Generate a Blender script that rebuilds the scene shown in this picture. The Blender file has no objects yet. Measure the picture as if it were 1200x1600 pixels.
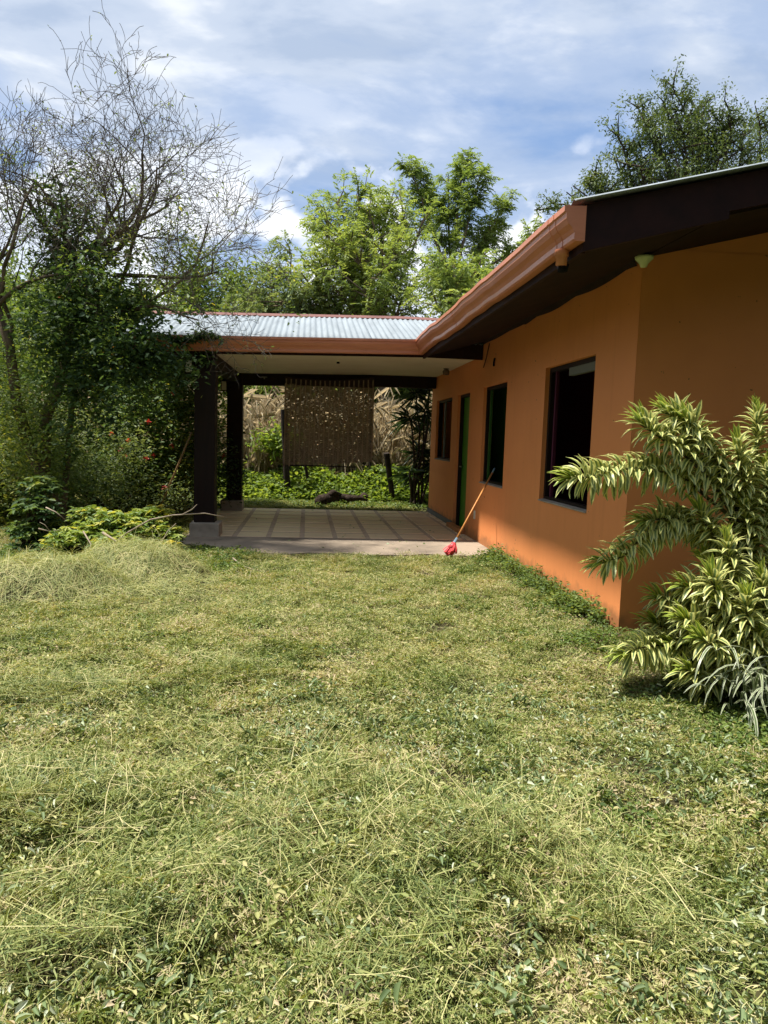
import bpy, math, random
import numpy as np
from mathutils import Vector, Matrix
sc = bpy.context.scene
rad = math.radians
# ------------------------------------------------------------------ camera
FPX = 1119.7
FW = Vector((0.10946245, 0.98885244, -0.10093971)); RT = Vector((0.99377647, -0.10676368, 0.03177821)); UP = Vector((-0.02064726, 0.10379003, 0.9943849))
CAM = Vector((0, 0, 1.4))
cd = bpy.data.cameras.new('camera'); cam = bpy.data.objects.new('camera', cd); sc.collection.objects.link(cam)
cd.sensor_fit = 'VERTICAL'; cd.sensor_height = 24; cd.sensor_width = 18; cd.lens = FPX / 1600 * 24
cd.clip_start = .05; cd.clip_end = 3000
cam.matrix_world = Matrix(((RT.x, UP.x, -FW.x, CAM.x), (RT.y, UP.y, -FW.y, CAM.y), (RT.z, UP.z, -FW.z, CAM.z), (0, 0, 0, 1)))
sc.camera = cam
# ------------------------------------------------------------------ sun and sky
SUN = Vector((-.375, .02, .92)).normalized()
sd = bpy.data.lights.new('sun', 'SUN'); so = bpy.data.objects.new('sun', sd); sc.collection.objects.link(so)
sd.energy = 4.1; sd.angle = rad(2.6); sd.color = (1, .95, .86)
so.rotation_euler = SUN.to_track_quat('Z', 'Y').to_euler()
w = bpy.data.worlds.new('World'); sc.world = w; w.use_nodes = True
nt = w.node_tree; nt.nodes.clear(); N = nt.nodes; L = nt.links
def nd(tree, t, **k):
    n = tree.nodes.new(t)
    for a, b in k.items():
        if a == 'ins':
            for i, v in b.items(): n.inputs[i].default_value = v
        else: setattr(n, a, b)
    return n
def mth(tree, op, a, b=None, clamp=False):
    n = tree.nodes.new('ShaderNodeMath'); n.operation = op; n.use_clamp = clamp
    for i, v in enumerate((a, b)):
        if v is None: continue
        if isinstance(v, (int, float)): n.inputs[i].default_value = v
        else: tree.links.new(v, n.inputs[i])
    return n.outputs[0]
def ramp(tree, fac, stops, interp='LINEAR'):
    n = tree.nodes.new('ShaderNodeValToRGB'); cr = n.color_ramp; cr.interpolation = interp
    while len(cr.elements) < len(stops): cr.elements.new(.5)
    for e, (p, c) in zip(cr.elements, stops):
        e.position = p; e.color = (c, c, c, 1) if isinstance(c, (int, float)) else (*c, 1)
    tree.links.new(fac, n.inputs[0]); return n.outputs[0]
def mixc(tree, fac, a, b, mode='MIX'):
    n = tree.nodes.new('ShaderNodeMix'); n.data_type = 'RGBA'; n.blend_type = mode
    for i, v in ((0, fac), (6, a), (7, b)):
        if isinstance(v, (int, float)): n.inputs[i].default_value = v
        elif isinstance(v, (tuple, list)): n.inputs[i].default_value = (*v[:3], 1)
        else: tree.links.new(v, n.inputs[i])
    return n.outputs[2]
sky = nd(nt, 'ShaderNodeTexSky', sky_type='NISHITA', sun_disc=False, sun_elevation=math.asin(SUN.z), sun_rotation=math.atan2(SUN.x, SUN.y), air_density=1.0, dust_density=.6, ozone_density=1.6)
tc = nd(nt, 'ShaderNodeTexCoord'); sp = nd(nt, 'ShaderNodeSeparateXYZ'); L.new(tc.outputs['Generated'], sp.inputs[0])
zz = mth(nt, 'ADD', mth(nt, 'MAXIMUM', sp.outputs[2], 0.0), .22)
cb = nd(nt, 'ShaderNodeCombineXYZ')
L.new(mth(nt, 'DIVIDE', sp.outputs[0], zz), cb.inputs[0]); L.new(mth(nt, 'DIVIDE', sp.outputs[1], zz), cb.inputs[1])
mp = nd(nt, 'ShaderNodeMapping'); L.new(cb.outputs[0], mp.inputs[0]); mp.inputs['Location'].default_value = (11.2, -3, 0); mp.inputs['Scale'].default_value = (.8, 1.25, 1); mp.inputs['Rotation'].default_value = (0, 0, .35)
n1 = nd(nt, 'ShaderNodeTexNoise', ins={'Scale': 1.7, 'Detail': 10, 'Roughness': .56, 'Distortion': .35}); L.new(mp.outputs[0], n1.inputs[0])
n2 = nd(nt, 'ShaderNodeTexNoise', ins={'Scale': 3.6, 'Detail': 9, 'Roughness': .55, 'Distortion': .2}); L.new(mp.outputs[0], n2.inputs[0])
zb_ = ramp(nt, sp.outputs[2], [(.15, .16), (.30, .06), (.40, .14), (.47, .27), (1, .27)])
cov = ramp(nt, mth(nt, 'SUBTRACT', mth(nt, 'ADD', n1.outputs[0], zb_), .10), [(.36, .10), (.49, .55), (.61, .96)], 'EASE')
shade = ramp(nt, n2.outputs[0], [(.36, (3.3, 4.0, 5.2)), (.5, (4.3, 4.9, 5.9)), (.66, (6.4, 6.7, 7.1))], 'EASE')
# low cumulus heaps
mp2 = nd(nt, 'ShaderNodeMapping'); L.new(tc.outputs['Generated'], mp2.inputs[0]); mp2.inputs['Scale'].default_value = (1, 1, 1.5); mp2.inputs['Location'].default_value = (5.7, .1, .13)
n3 = nd(nt, 'ShaderNodeTexNoise', ins={'Scale': 3.6, 'Detail': 9, 'Roughness': .48, 'Distortion': .1}); L.new(mp2.outputs[0], n3.inputs[0])
low = ramp(nt, sp.outputs[2], [(.12, .11), (.30, .06), (.44, -.0), (.6, 0.0)])
lowm = ramp(nt, sp.outputs[2], [(.0, 1.0), (.30, .9), (.40, 0.0)])
cum = mth(nt, 'MULTIPLY', ramp(nt, mth(nt, 'ADD', n3.outputs[0], low), [(.53, 0.0), (.57, 1.0)], 'EASE'), lowm)
cumc = ramp(nt, n3.outputs[0], [(.50, (7.9, 8.1, 8.4)), (.60, (6.2, 6.7, 7.6)), (.75, (5.2, 5.9, 7.0))])
bl = mixc(nt, .5, sky.outputs[0], (1.7, 3.0, 5.7))
c1 = mixc(nt, cov, bl, shade); c2 = mixc(nt, cum, c1, cumc)
bg = nd(nt, 'ShaderNodeBackground'); L.new(c2, bg.inputs[0]); bg.inputs[1].default_value = .080
wo = nd(nt, 'ShaderNodeOutputWorld'); L.new(bg.outputs[0], wo.inputs[0])
sc.view_settings.view_transform = 'Standard'; sc.view_settings.look = 'None'; sc.view_settings.gamma = 1; sc.view_settings.exposure = .95
sc.view_settings.use_curve_mapping = False
# ------------------------------------------------------------------ helpers
rng = np.random.default_rng(7); random.seed(7)
def P(x, y, Y):
    """point on the vertical plane at depth Y seen at photo pixel x,y"""
    d = FW + RT * ((x - 600) / FPX) - UP * ((y - 800) / FPX)
    return CAM + d * (Y / d.y)
def G(x, y, z=0):
    d = FW + RT * ((x - 600) / FPX) - UP * ((y - 800) / FPX)
    return CAM + d * ((z - CAM.z) / d.z)
col = sc.collection
WORLDLOC = {}
def wl(o): return WORLDLOC.get(o.name, Vector((0, 0, 0))) if o else Vector((0, 0, 0))
def tag(o, label=None, cat=None, group=None, kind=None):
    if label: o['label'] = label
    if cat: o['category'] = cat
    if group: o['group'] = group
    if kind: o['kind'] = kind
    return o
def thing(name, loc, label, cat, group=None):
    o = bpy.data.objects.new(name, None); col.objects.link(o); o.location = loc; o.empty_display_size = .1
    WORLDLOC[o.name] = Vector(loc); return tag(o, label, cat, group)
def link(me, name, parent=None, origin=None):
    """me has world-space vertices; moves the origin to the base of its bounds"""
    n = len(me.vertices); a = np.empty(n * 3, np.float32); me.vertices.foreach_get('co', a); a = a.reshape(-1, 3)
    c = Vector(origin) if origin is not None else Vector(((a[:, 0].min() + a[:, 0].max()) / 2, (a[:, 1].min() + a[:, 1].max()) / 2, a[:, 2].min()))
    a = a - np.array(c, np.float32); me.vertices.foreach_set('co', a.ravel().astype(np.float32)); me.update()
    o = bpy.data.objects.new(name, me); col.objects.link(o)
    if parent: o.parent = parent; o.location = c - wl(parent)
    else: o.location = c
    WORLDLOC[o.name] = c
    return o
def cp(o, parent, offset):
    """copy of a part shifted by offset in the world"""
    c = o.copy(); col.objects.link(c); c.parent = parent; c.location = o.location + Vector(offset); WORLDLOC[c.name] = wl(o) + Vector(offset); return c
class MB:
    def __init__(s): s.v = []; s.f = []; s.m = []
    def quad(s, *p, mi=0):
        n = len(s.v); s.v += [tuple(q) for q in p]; s.f.append(tuple(range(n, n + len(p)))); s.m.append(mi)
    def box(s, x0, x1, y0, y1, z0, z1, mi=0):
        n = len(s.v); s.v += [(x, y, z) for z in (z0, z1) for y in (y0, y1) for x in (x0, x1)]
        for f in ((0, 2, 3, 1), (4, 5, 7, 6), (0, 1, 5, 4), (2, 6, 7, 3), (0, 4, 6, 2), (1, 3, 7, 5)): s.f.append(tuple(n + i for i in f)); s.m.append(mi)
        return s
    def hexa(s, lo, hi, mi=0):
        n = len(s.v); s.v += [tuple(q) for q in lo] + [tuple(q) for q in hi]
        for f in ((3, 2, 1, 0), (4, 5, 6, 7), (0, 1, 5, 4), (1, 2, 6, 5), (2, 3, 7, 6), (3, 0, 4, 7)): s.f.append(tuple(n + i for i in f)); s.m.append(mi)
        return s
    def tube(s, pts, rs, k=6, cap=True, mi=0):
        pts = [Vector(p) for p in pts]; m = len(pts)
        if isinstance(rs, (int, float)): rs = [rs] * m
        n0 = len(s.v); ref = None
        for i, p in enumerate(pts):
            d = (pts[min(i + 1, m - 1)] - pts[max(i - 1, 0)])
            if d.length < 1e-9: d = Vector((0, 0, 1))
            d.normalize()
            if ref is None: ref = Vector((1, 0, 0)) if abs(d.x) < .8 else Vector((0, 1, 0))
            a = (ref - d * ref.dot(d)).normalized(); b = d.cross(a); ref = a
            for j in range(k):
                t = 2 * math.pi * j / k; q = p + (a * math.cos(t) + b * math.sin(t)) * rs[i]; s.v.append((q.x, q.y, q.z))
        for i in range(m - 1):
            for j in range(k):
                s.f.append((n0 + i * k + j, n0 + i * k + (j + 1) % k, n0 + (i + 1) * k + (j + 1) % k, n0 + (i + 1) * k + j)); s.m.append(mi)
        if cap:
            s.f.append(tuple(n0 + j for j in reversed(range(k)))); s.f.append(tuple(n0 + (m - 1) * k + j for j in range(k))); s.m += [mi, mi]
        return s
    def lathe(s, c, prof, k=16, mi=0):
        n0 = len(s.v)
        for r, z in prof:
            for j in range(k): t = 2 * math.pi * j / k; s.v.append((c[0] + r * math.cos(t), c[1] + r * math.sin(t), c[2] + z))
        for i in range(len(prof) - 1):
            for j in range(k): s.f.append((n0 + i * k + j, n0 + i * k + (j + 1) % k, n0 + (i + 1) * k + (j + 1) % k, n0 + (i + 1) * k + j)); s.m.append(mi)
        return s
    def build(s, name, mats, parent=None, smooth=False, bevel=0, origin=None):
        me = bpy.data.meshes.new(name); me.from_pydata(s.v, [], s.f)
        if not isinstance(mats, (list, tuple)): mats = [mats]
        for m in mats: me.materials.append(m)
        if len(mats) > 1: me.polygons.foreach_set('material_index', s.m)
        if smooth: me.polygons.foreach_set('use_smooth', [True] * len(s.f))
        o = link(me, name, parent, origin)
        if bevel:
            b = o.modifiers.new('bevel', 'BEVEL'); b.width = bevel; b.segments = 2; b.limit_method = 'ANGLE'
        return o
def npmesh(name, verts, quads, mats, tint=None, edge=None, smooth=True, mi=None):
    me = bpy.data.meshes.new(name); nv = len(verts); nf, k = quads.shape
    me.vertices.add(nv); me.vertices.foreach_set('co', np.asarray(verts, np.float32).ravel())
    me.loops.add(nf * k); me.loops.foreach_set('vertex_index', quads.astype(np.int32).ravel())
    me.polygons.add(nf); me.polygons.foreach_set('loop_start', np.arange(0, nf * k, k, dtype=np.int32))
    if smooth: me.polygons.foreach_set('use_smooth', np.ones(nf, bool))
    if tint is not None:
        a = me.attributes.new('tint', 'FLOAT', 'FACE'); a.data.foreach_set('value', np.asarray(tint, np.float32))
    if edge is not None:
        a = me.attributes.new('edge', 'FLOAT', 'POINT'); a.data.foreach_set('value', np.asarray(edge, np.float32))
    for m in (mats if isinstance(mats, (list, tuple)) else [mats]): me.materials.append(m)
    if mi is not None: me.polygons.foreach_set('material_index', mi.astype(np.int32))
    me.update(calc_edges=True); me.validate(); return me
# ------------------------------------------------------------------ materials
def mat(name, color, rough=.7, spec=.3, noise=None, bump=None, metal=0, trans=0):
    m = bpy.data.materials.new(name); m.use_nodes = True; t = m.node_tree; b = t.nodes['Principled BSDF']
    b.inputs['Roughness'].default_value = rough; b.inputs['Specular IOR Level'].default_value = spec; b.inputs['Metallic'].default_value = metal
    b.inputs['Base Color'].default_value = (*color, 1)
    geo = nd(t, 'ShaderNodeNewGeometry')
    if noise:
        sca, c2, lo, hi = noise[:4]; mpn = nd(t, 'ShaderNodeMapping'); t.links.new(geo.outputs['Position'], mpn.inputs[0])
        if len(noise) > 4: mpn.inputs['Scale'].default_value = noise[4]
        n = nd(t, 'ShaderNodeTexNoise', ins={'Scale': sca, 'Detail': 6, 'Roughness': .6}); t.links.new(mpn.outputs[0], n.inputs[0])
        c = mixc(t, ramp(t, n.outputs[0], [(lo, 0.0), (hi, 1.0)]), color, c2); t.links.new(c, b.inputs['Base Color'])
    if bump:
        sca, st, di = bump[:3]; mpn = nd(t, 'ShaderNodeMapping'); t.links.new(geo.outputs['Position'], mpn.inputs[0])
        if len(bump) > 3: mpn.inputs['Scale'].default_value = bump[3]
        n = nd(t, 'ShaderNodeTexNoise', ins={'Scale': sca, 'Detail': 5}); t.links.new(mpn.outputs[0], n.inputs[0])
        bp = nd(t, 'ShaderNodeBump', ins={'Strength': st, 'Distance': di}); t.links.new(n.outputs[0], bp.inputs['Height']); t.links.new(bp.outputs[0], b.inputs['Normal'])
    return m
def leafmat(name, stops, trans=.35, rough=.5, spec=.35, worldnoise=None, tcol=(1.35, 1.25, .55)):
    """stops: colours along the per-leaf tint"""
    m = bpy.data.materials.new(name); m.use_nodes = True; t = m.node_tree; b = t.nodes['Principled BSDF']; out = t.nodes['Material Output']
    at = nd(t, 'ShaderNodeAttribute', attribute_name='tint'); oi = nd(t, 'ShaderNodeObjectInfo')
    f = mth(t, 'ADD', at.outputs['Fac'], mth(t, 'MULTIPLY', mth(t, 'SUBTRACT', oi.outputs['Random'], .5), .12), True)
    if worldnoise:
        geo = nd(t, 'ShaderNodeNewGeometry'); n = nd(t, 'ShaderNodeTexNoise', ins={'Scale': worldnoise[0], 'Detail': 4}); t.links.new(geo.outputs['Position'], n.inputs[0])
        f = mth(t, 'ADD', f, mth(t, 'MULTIPLY', mth(t, 'SUBTRACT', n.outputs[0], .5), worldnoise[1]), True)
    c = ramp(t, f, stops); t.links.new(c, b.inputs['Base Color']); b.inputs['Roughness'].default_value = rough; b.inputs['Specular IOR Level'].default_value = spec
    if trans:
        tr = nd(t, 'ShaderNodeBsdfTranslucent'); t.links.new(mixc(t, 1.0, c, tcol, 'MULTIPLY'), tr.inputs[0])
        mx = nd(t, 'ShaderNodeMixShader'); mx.inputs[0].default_value = trans
        t.links.new(b.outputs[0], mx.inputs[1]); t.links.new(tr.outputs[0], mx.inputs[2]); t.links.new(mx.outputs[0], out.inputs[0])
    return m
def stripemat(name, mid, edgec, cut=.5, trans=.3):
    m = bpy.data.materials.new(name); m.use_nodes = True; t = m.node_tree; b = t.nodes['Principled BSDF']; out = t.nodes['Material Output']
    at = nd(t, 'ShaderNodeAttribute', attribute_name='edge'); oi = nd(t, 'ShaderNodeObjectInfo')
    geo = nd(t, 'ShaderNodeNewGeometry'); n = nd(t, 'ShaderNodeTexNoise', ins={'Scale': 60, 'Detail': 2}); t.links.new(geo.outputs['Position'], n.inputs[0])
    f = mth(t, 'ADD', at.outputs['Fac'], mth(t, 'MULTIPLY', mth(t, 'SUBTRACT', n.outputs[0], .5), .35))
    c = mixc(t, ramp(t, f, [(cut - .07, 0.0), (cut + .07, 1.0)]), mid, edgec)
    c = mixc(t, mth(t, 'MULTIPLY', oi.outputs['Random'], .25), c, (.30, .34, .09))
    t.links.new(c, b.inputs['Base Color']); b.inputs['Roughness'].default_value = .38; b.inputs['Specular IOR Level'].default_value = .45
    tr = nd(t, 'ShaderNodeBsdfTranslucent'); t.links.new(c, tr.inputs[0]); mx = nd(t, 'ShaderNodeMixShader'); mx.inputs[0].default_value = trans
    t.links.new(b.outputs[0], mx.inputs[1]); t.links.new(tr.outputs[0], mx.inputs[2]); t.links.new(mx.outputs[0], out.inputs[0])
    return m
M = {}
M['ground'] = mat('lawn soil', (.055, .048, .025), .95, .1, (1.3, (.075, .07, .03), .4, .6), (30, .6, .02))
def wallmat():
    m = mat('orange wall paint', (.60, .205, .055), .62, .25, None, (55, .12, .004)); t = m.node_tree; b = t.nodes['Principled BSDF']
    geo = nd(t, 'ShaderNodeNewGeometry'); n = nd(t, 'ShaderNodeTexNoise', ins={'Scale': 1.1, 'Detail': 5, 'Roughness': .6}); t.links.new(geo.outputs['Position'], n.inputs[0])
    c = mixc(t, ramp(t, n.outputs[0], [(.35, 0.0), (.7, 1.0)]), (.81, .295, .105), (.74, .262, .092))
    mpn = nd(t, 'ShaderNodeMapping'); t.links.new(geo.outputs['Position'], mpn.inputs[0]); mpn.inputs['Scale'].default_value = (1, 7, .5)
    n2 = nd(t, 'ShaderNodeTexNoise', ins={'Scale': 2.2, 'Detail': 4}); t.links.new(mpn.outputs[0], n2.inputs[0])
    c = mixc(t, mth(t, 'MULTIPLY', ramp(t, n2.outputs[0], [(.55, 0.0), (.75, 1.0)]), .2), c, (.56, .19, .06))
    # dirt splashed up from the ground, ragged top edge
    sx = nd(t, 'ShaderNodeSeparateXYZ'); t.links.new(geo.outputs['Position'], sx.inputs[0])
    n3 = nd(t, 'ShaderNodeTexNoise', ins={'Scale': 7, 'Detail': 6}); t.links.new(geo.outputs['Position'], n3.inputs[0])
    h = mth(t, 'SUBTRACT', mth(t, 'MULTIPLY', n3.outputs[0], .34), sx.outputs[2])
    c = mixc(t, mth(t, 'MULTIPLY', ramp(t, h, [(.0, 0.0), (.13, 1.0)]), .6), c, (.20, .11, .055))
    n4 = nd(t, 'ShaderNodeTexNoise', ins={'Scale': 19, 'Detail': 2}); t.links.new(geo.outputs['Position'], n4.inputs[0])
    c = mixc(t, ramp(t, n4.outputs[0], [(.745, 0.0), (.76, .8)]), c, (.16, .07, .03))
    t.links.new(c, b.inputs['Base Color']); return m
M['wall'] = wallmat()
M['dark_wood'] = mat('dark stained timber', (.018, .009, .007), .6, .2, (3, (.010, .006, .006), .4, .7, (6, 6, .6)), (22, .4, .004, (5, 5, .4)))
M['fascia'] = mat('maroon painted fascia', (.028, .011, .011), .65, .15, (5, (.017, .008, .009), .4, .7), (40, .3, .003))
M['soffit'] = mat('dark soffit', (.022, .012, .012), .8, .15, (4, (.034, .018, .016), .4, .7))
M['gutter'] = mat('terracotta gutter', (.62, .225, .12), .36, .5, (2.5, (.52, .18, .095), .4, .7, (1, 1, 5)), (6, .15, .01))
M['zinc'] = mat('corrugated zinc', (.29, .33, .36), .7, .3, (1.4, (.21, .24, .265), .35, .7, (6, .7, 1)), None, .1)
M['ridge'] = mat('brown ridge cap', (.20, .085, .07), .6, .3, (5, (.14, .06, .05), .4, .7))
M['ceiling'] = mat('cream ceiling board', (.78, .71, .56), .8, .2, (2, (.70, .63, .48), .4, .75))
M['tile'] = None
M['concrete'] = mat('worn concrete', (.36, .29, .22), .9, .15, (1.6, (.19, .155, .12), .42, .68), (28, .5, .006))
M['plinth'] = mat('concrete plinth', (.38, .33, .27), .9, .2, (5, (.24, .205, .17), .4, .7), (35, .6, .006))
M['grout'] = mat('dark grout strip', (.60, .46, .34), .9, .2, (6, (.44, .34, .25), .4, .7))
M['skirting'] = mat('grey skirting', (.17, .17, .16), .8, .2)
M['plum'] = mat('plum inner wall', (.075, .012, .035), .8, .2)
M['greenwall'] = mat('green inner wall', (.035, .10, .02), .8, .2)
M['green_door'] = mat('green door paint', (.06, .24, .015), .5, .35, (3, (.045, .18, .012), .4, .7))
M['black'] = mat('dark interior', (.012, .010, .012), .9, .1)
M['alu'] = mat('dull aluminium', (.25, .25, .26), .4, .5, None, None, .7)
M['reed'] = mat('cane weave', (.33, .27, .20), .75, .2, (30, (.20, .16, .12), .4, .65))
M['strip'] = mat('pale cane strip', (.46, .36, .27), .7, .2, (20, (.34, .26, .19), .4, .65))
M['cloth'] = mat('dark striped cloth', (.05, .035, .032), .9, .1)
M['red'] = mat('red broom plastic', (.70, .09, .10), .45, .4)
M['blue'] = mat('blue grey plastic', (.16, .25, .32), .5, .4)
M['handle'] = mat('orange wood handle', (.62, .27, .075), .5, .35, (30, (.5, .2, .05), .4, .7))
M['bamboo'] = mat('weathered cane pole', (.40, .25, .12), .6, .3, (30, (.26, .16, .08), .4, .7))
M['white'] = mat('off white plastic', (.70, .68, .60), .5, .4)
M['palegreen'] = mat('pale lamp glass', (.62, .66, .40), .35, .5)
M['lampglass'] = mat('milky lantern glass', (.62, .58, .45), .4, .4)
M['bark'] = mat('grey brown bark', (.17, .125, .085), .9, .15, (9, (.085, .065, .045), .4, .65, (1, 1, .4)), (30, .8, .01))
M['darkbark'] = mat('dark bark', (.060, .045, .032), .9, .15, (9, (.035, .027, .02), .4, .65), (30, .8, .01))
M['twig'] = mat('grey twig', (.15, .125, .10), .9, .1, (12, (.095, .078, .06), .4, .65))
M['drystick'] = mat('dry pale stick', (.36, .29, .22), .85, .15, (20, (.24, .19, .14), .4, .65))
M['stem'] = mat('green brown stem', (.13, .13, .06), .7, .2, (30, (.09, .08, .04), .4, .65))
M['log'] = mat('charred log bark', (.028, .020, .016), .95, .1, (12, (.07, .05, .038), .4, .7), (18, 1, .03))
M['post'] = mat('dark weathered post', (.035, .027, .024), .9, .1, (12, (.06, .048, .04), .4, .7), (20, .8, .01))
g = [(0, (.028, .055, .015)), (.5, (.06, .115, .025)), (1, (.12, .19, .035))]
M['leaf_dark'] = leafmat('dark broad leaf', [(0, (.04, .075, .035)), (.5, (.08, .145, .055)), (.85, (.15, .22, .07)), (1, (.32, .36, .08))], .4, .55, .3)
M['leaf_mid'] = leafmat('mid green leaf', [(0, (.055, .10, .03)), (.5, (.13, .20, .055)), (.9, (.25, .32, .08)), (1, (.42, .42, .10))], .45)
M['leaf_yellow'] = leafmat('yellow green leaf', [(0, (0.057, 0.103, 0.021)), (.45, (0.138, 0.207, 0.034)), (.8, (0.276, 0.310, 0.046)), (.93, (0.414, 0.356, 0.057)), (1, (0.575, 0.230, 0.057))], .45)
M['leaf_bright'] = leafmat('feathery bright leaf', [(0, (.11, .175, .055)), (.5, (.22, .30, .09)), (1, (.38, .45, .15))], .5)
M['leaf_grey'] = leafmat('grey green leaf', [(0, (.09, .135, .065)), (.5, (.17, .23, .10)), (1, (.29, .34, .15))], .45)
M['leaf_olive'] = leafmat('fine dark olive leaf', [(0, (.05, .085, .035)), (.5, (.11, .16, .06)), (1, (.20, .25, .085))], .32)
M['leaf_weed'] = leafmat('lush weed leaf', [(0, (.07, .12, .025)), (.5, (.18, .27, .05)), (1, (.36, .44, .10))], .5)
M['leaf_bush'] = leafmat('glossy bush leaf', [(0, (.07, .13, .04)), (.5, (.16, .25, .06)), (.85, (.32, .40, .09)), (1, (.58, .56, .14))], .4, .45, .4)
M['straw'] = leafmat('dry corn straw', [(0, (.32, .26, .16)), (.5, (.62, .53, .37)), (1, (.82, .74, .56))], .35, .7, .2, tcol=(1.05, .98, .85))
M['yucca'] = leafmat('dark strap leaf', [(0, (.012, .028, .012)), (.6, (.03, .06, .02)), (1, (.07, .11, .03))], .25, .4, .5)
M['turf'] = leafmat('lawn grass', [(0, (.08, .115, .022)), (.3, (.19, .245, .055)), (.55, (.34, .365, .125)), (.78, (.52, .48, .23)), (1, (.52, .42, .27))], .3, .55, .3, (1.9, 1.5))
M['hay'] = leafmat('cut hay strand', [(0, (.10, .145, .04)), (.4, (.27, .31, .10)), (.75, (.50, .49, .20)), (1, (.66, .58, .32))], .25, .55, .3, (1.2, .5))
M['litter'] = leafmat('wilted cut leaf', [(0, (.10, .15, .06)), (.4, (.20, .27, .12)), (.8, (.36, .42, .25)), (1, (.52, .56, .42))], .2, .55, .3)
M['clover'] = leafmat('small ground leaf', [(0, (.05, .09, .022)), (.5, (.115, .18, .04)), (1, (.23, .30, .07))], .35, .5, .35)
M['petal'] = leafmat('red petal', [(0, (.62, .05, .07)), (1, (.80, .17, .14))], .4)
M['petal_orange'] = leafmat('orange petal', [(0, (.75, .22, .06)), (1, (.82, .36, .14))], .4)
M['varieg'] = stripemat('green cream leaf', (.13, .21, .08), (.80, .77, .30), .40)
M['varieg_young'] = stripemat('lime young leaf', (.20, .30, .05), (.66, .70, .12), .6)
M['varieg_stuff'] = M['varieg']
M['spider'] = stripemat('green white strap leaf', (.13, .19, .09), (.66, .68, .52), .5)
# tile material: slightly different beige per tile
m = mat('beige floor tile', (.52, .40, .25), .42, .4); t = m.node_tree; b = t.nodes['Principled BSDF']
oi = nd(t, 'ShaderNodeObjectInfo'); geo = nd(t, 'ShaderNodeNewGeometry'); n = nd(t, 'ShaderNodeTexNoise', ins={'Scale': 1.7, 'Detail': 6, 'Roughness': .65}); t.links.new(geo.outputs['Position'], n.inputs[0])
c = mixc(t, oi.outputs['Random'], (.88, .70, .46), (.80, .62, .40)); c = mixc(t, ramp(t, n.outputs[0], [(.45, 0.0), (.75, .6)]), c, (.62, .48, .32)); t.links.new(c, b.inputs['Base Color'])
M['tile'] = m
# ------------------------------------------------------------------ ground
def vnoise(x, y, f, seed=0):
    """cheap smooth noise from sines"""
    s = np.zeros_like(x); r = np.random.default_rng(seed)
    for i in range(7):
        a = r.uniform(0, 2 * np.pi); k = f * r.uniform(.6, 1.7); ph = r.uniform(0, 6.28)
        s += np.sin((x * np.cos(a) + y * np.sin(a)) * k + ph + 1.3 * np.sin((x * np.sin(a) - y * np.cos(a)) * k * .6 + ph * 2))
    return s / 7
HEAPS = [(*G(60, 1290)[:2], .34, .13, .075), (*G(0, 1250)[:2], .3, .12, .06), (*G(690, 1345)[:2], .42, .09, .075), (*G(840, 1320)[:2], .25, .09, .055), (*G(520, 1290)[:2], .3, .10, .05), (*G(270, 1440)[:2], .10, .16, .075), (*G(80, 1500)[:2], .3, .08, .06), (*G(620, 1470)[:2], .22, .07, .05), (*G(900, 1400)[:2], .28, .10, .05), (*G(150, 1380)[:2], .25, .06, .045), (*G(420, 1360)[:2], .16, .08, .04), (*G(1020, 1470)[:2], .2, .08, .04), (*G(560, 1570)[:2], .2, .06, .05), (*G(60, 1090)[:2], .4, .12, .04), (*G(330, 1060)[:2], .4, .1, .03)]
def heaps(x, y):
    h = np.zeros_like(x)
    for hx, hy, sx_, sy_, hh_ in HEAPS: h = np.maximum(h, 1.45 * hh_ * np.exp(-(((x - hx) / sx_) ** 2 + ((y - hy - .15 * (x - hx)) / sy_) ** 2)))
    return h
def height(x, y):
    x = np.asarray(x, float); y = np.asarray(y, float)
    h = .018 * vnoise(x, y, 4, 1) + .012 * vnoise(x, y, 11, 2) - .02
    near = np.clip((3.9 - y) / 1.5, 0, 1) * np.clip((1.9 - x) / .8, 0, 1)
    h += heaps(x, y) + near * (.035 * vnoise(x, y, 6.5, 3) + .02 * vnoise(x, y, 15, 5) + .03 * np.exp(-((y - 2.55 - .22 * np.sin(x * 1.7)) / .22) ** 2))
    slab = ((x > -2.0) & (x < 2.6) & (y > 8.75) & (y < 14.2)) | ((x > 2.3) & (y > 5.1) & (y < 14.3))
    h = np.where(slab, -.06, h)
    edge = np.clip((y - 8.2) / .5, 0, 1) * (y < 8.76); h = h - edge * .02
    h += .08 * np.clip((y - 14.4) / 3, 0, 1)
    # soil banked up to the gable and side wall
    h += .05 * np.exp(-((x - 2.35) / .35) ** 2) * (y > 4.8) * (y < 8.3) * (.6 + .4 * np.sin(y * 7))
    return h
def axis(lo, hi, st, far):
    a = list(np.arange(lo, hi + 1e-6, st)); s = st
    while a[-1] < far: s *= 1.35; a.append(a[-1] + s)
    s = st
    while a[0] > -far: s *= 1.35; a.insert(0, a[0] - s)
    return np.array(a)
ax = axis(-6, 4, .06, 900); ay = axis(.5, 15, .06, 900)
X, Y = np.meshgrid(ax, ay); Z = height(X, Y)
V = np.stack([X, Y, Z], -1).reshape(-1, 3); nx = len(ax); ny = len(ay)
i = np.arange((nx - 1) * (ny - 1)); r_, c_ = i // (nx - 1), i % (nx - 1); q = r_ * nx + c_
F = np.stack([q, q + 1, q + nx + 1, q + nx], 1)
ground = link(npmesh('ground', V, F, M['ground']), 'ground', None, (0, 0, 0)); tag(ground, kind='structure')
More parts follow.
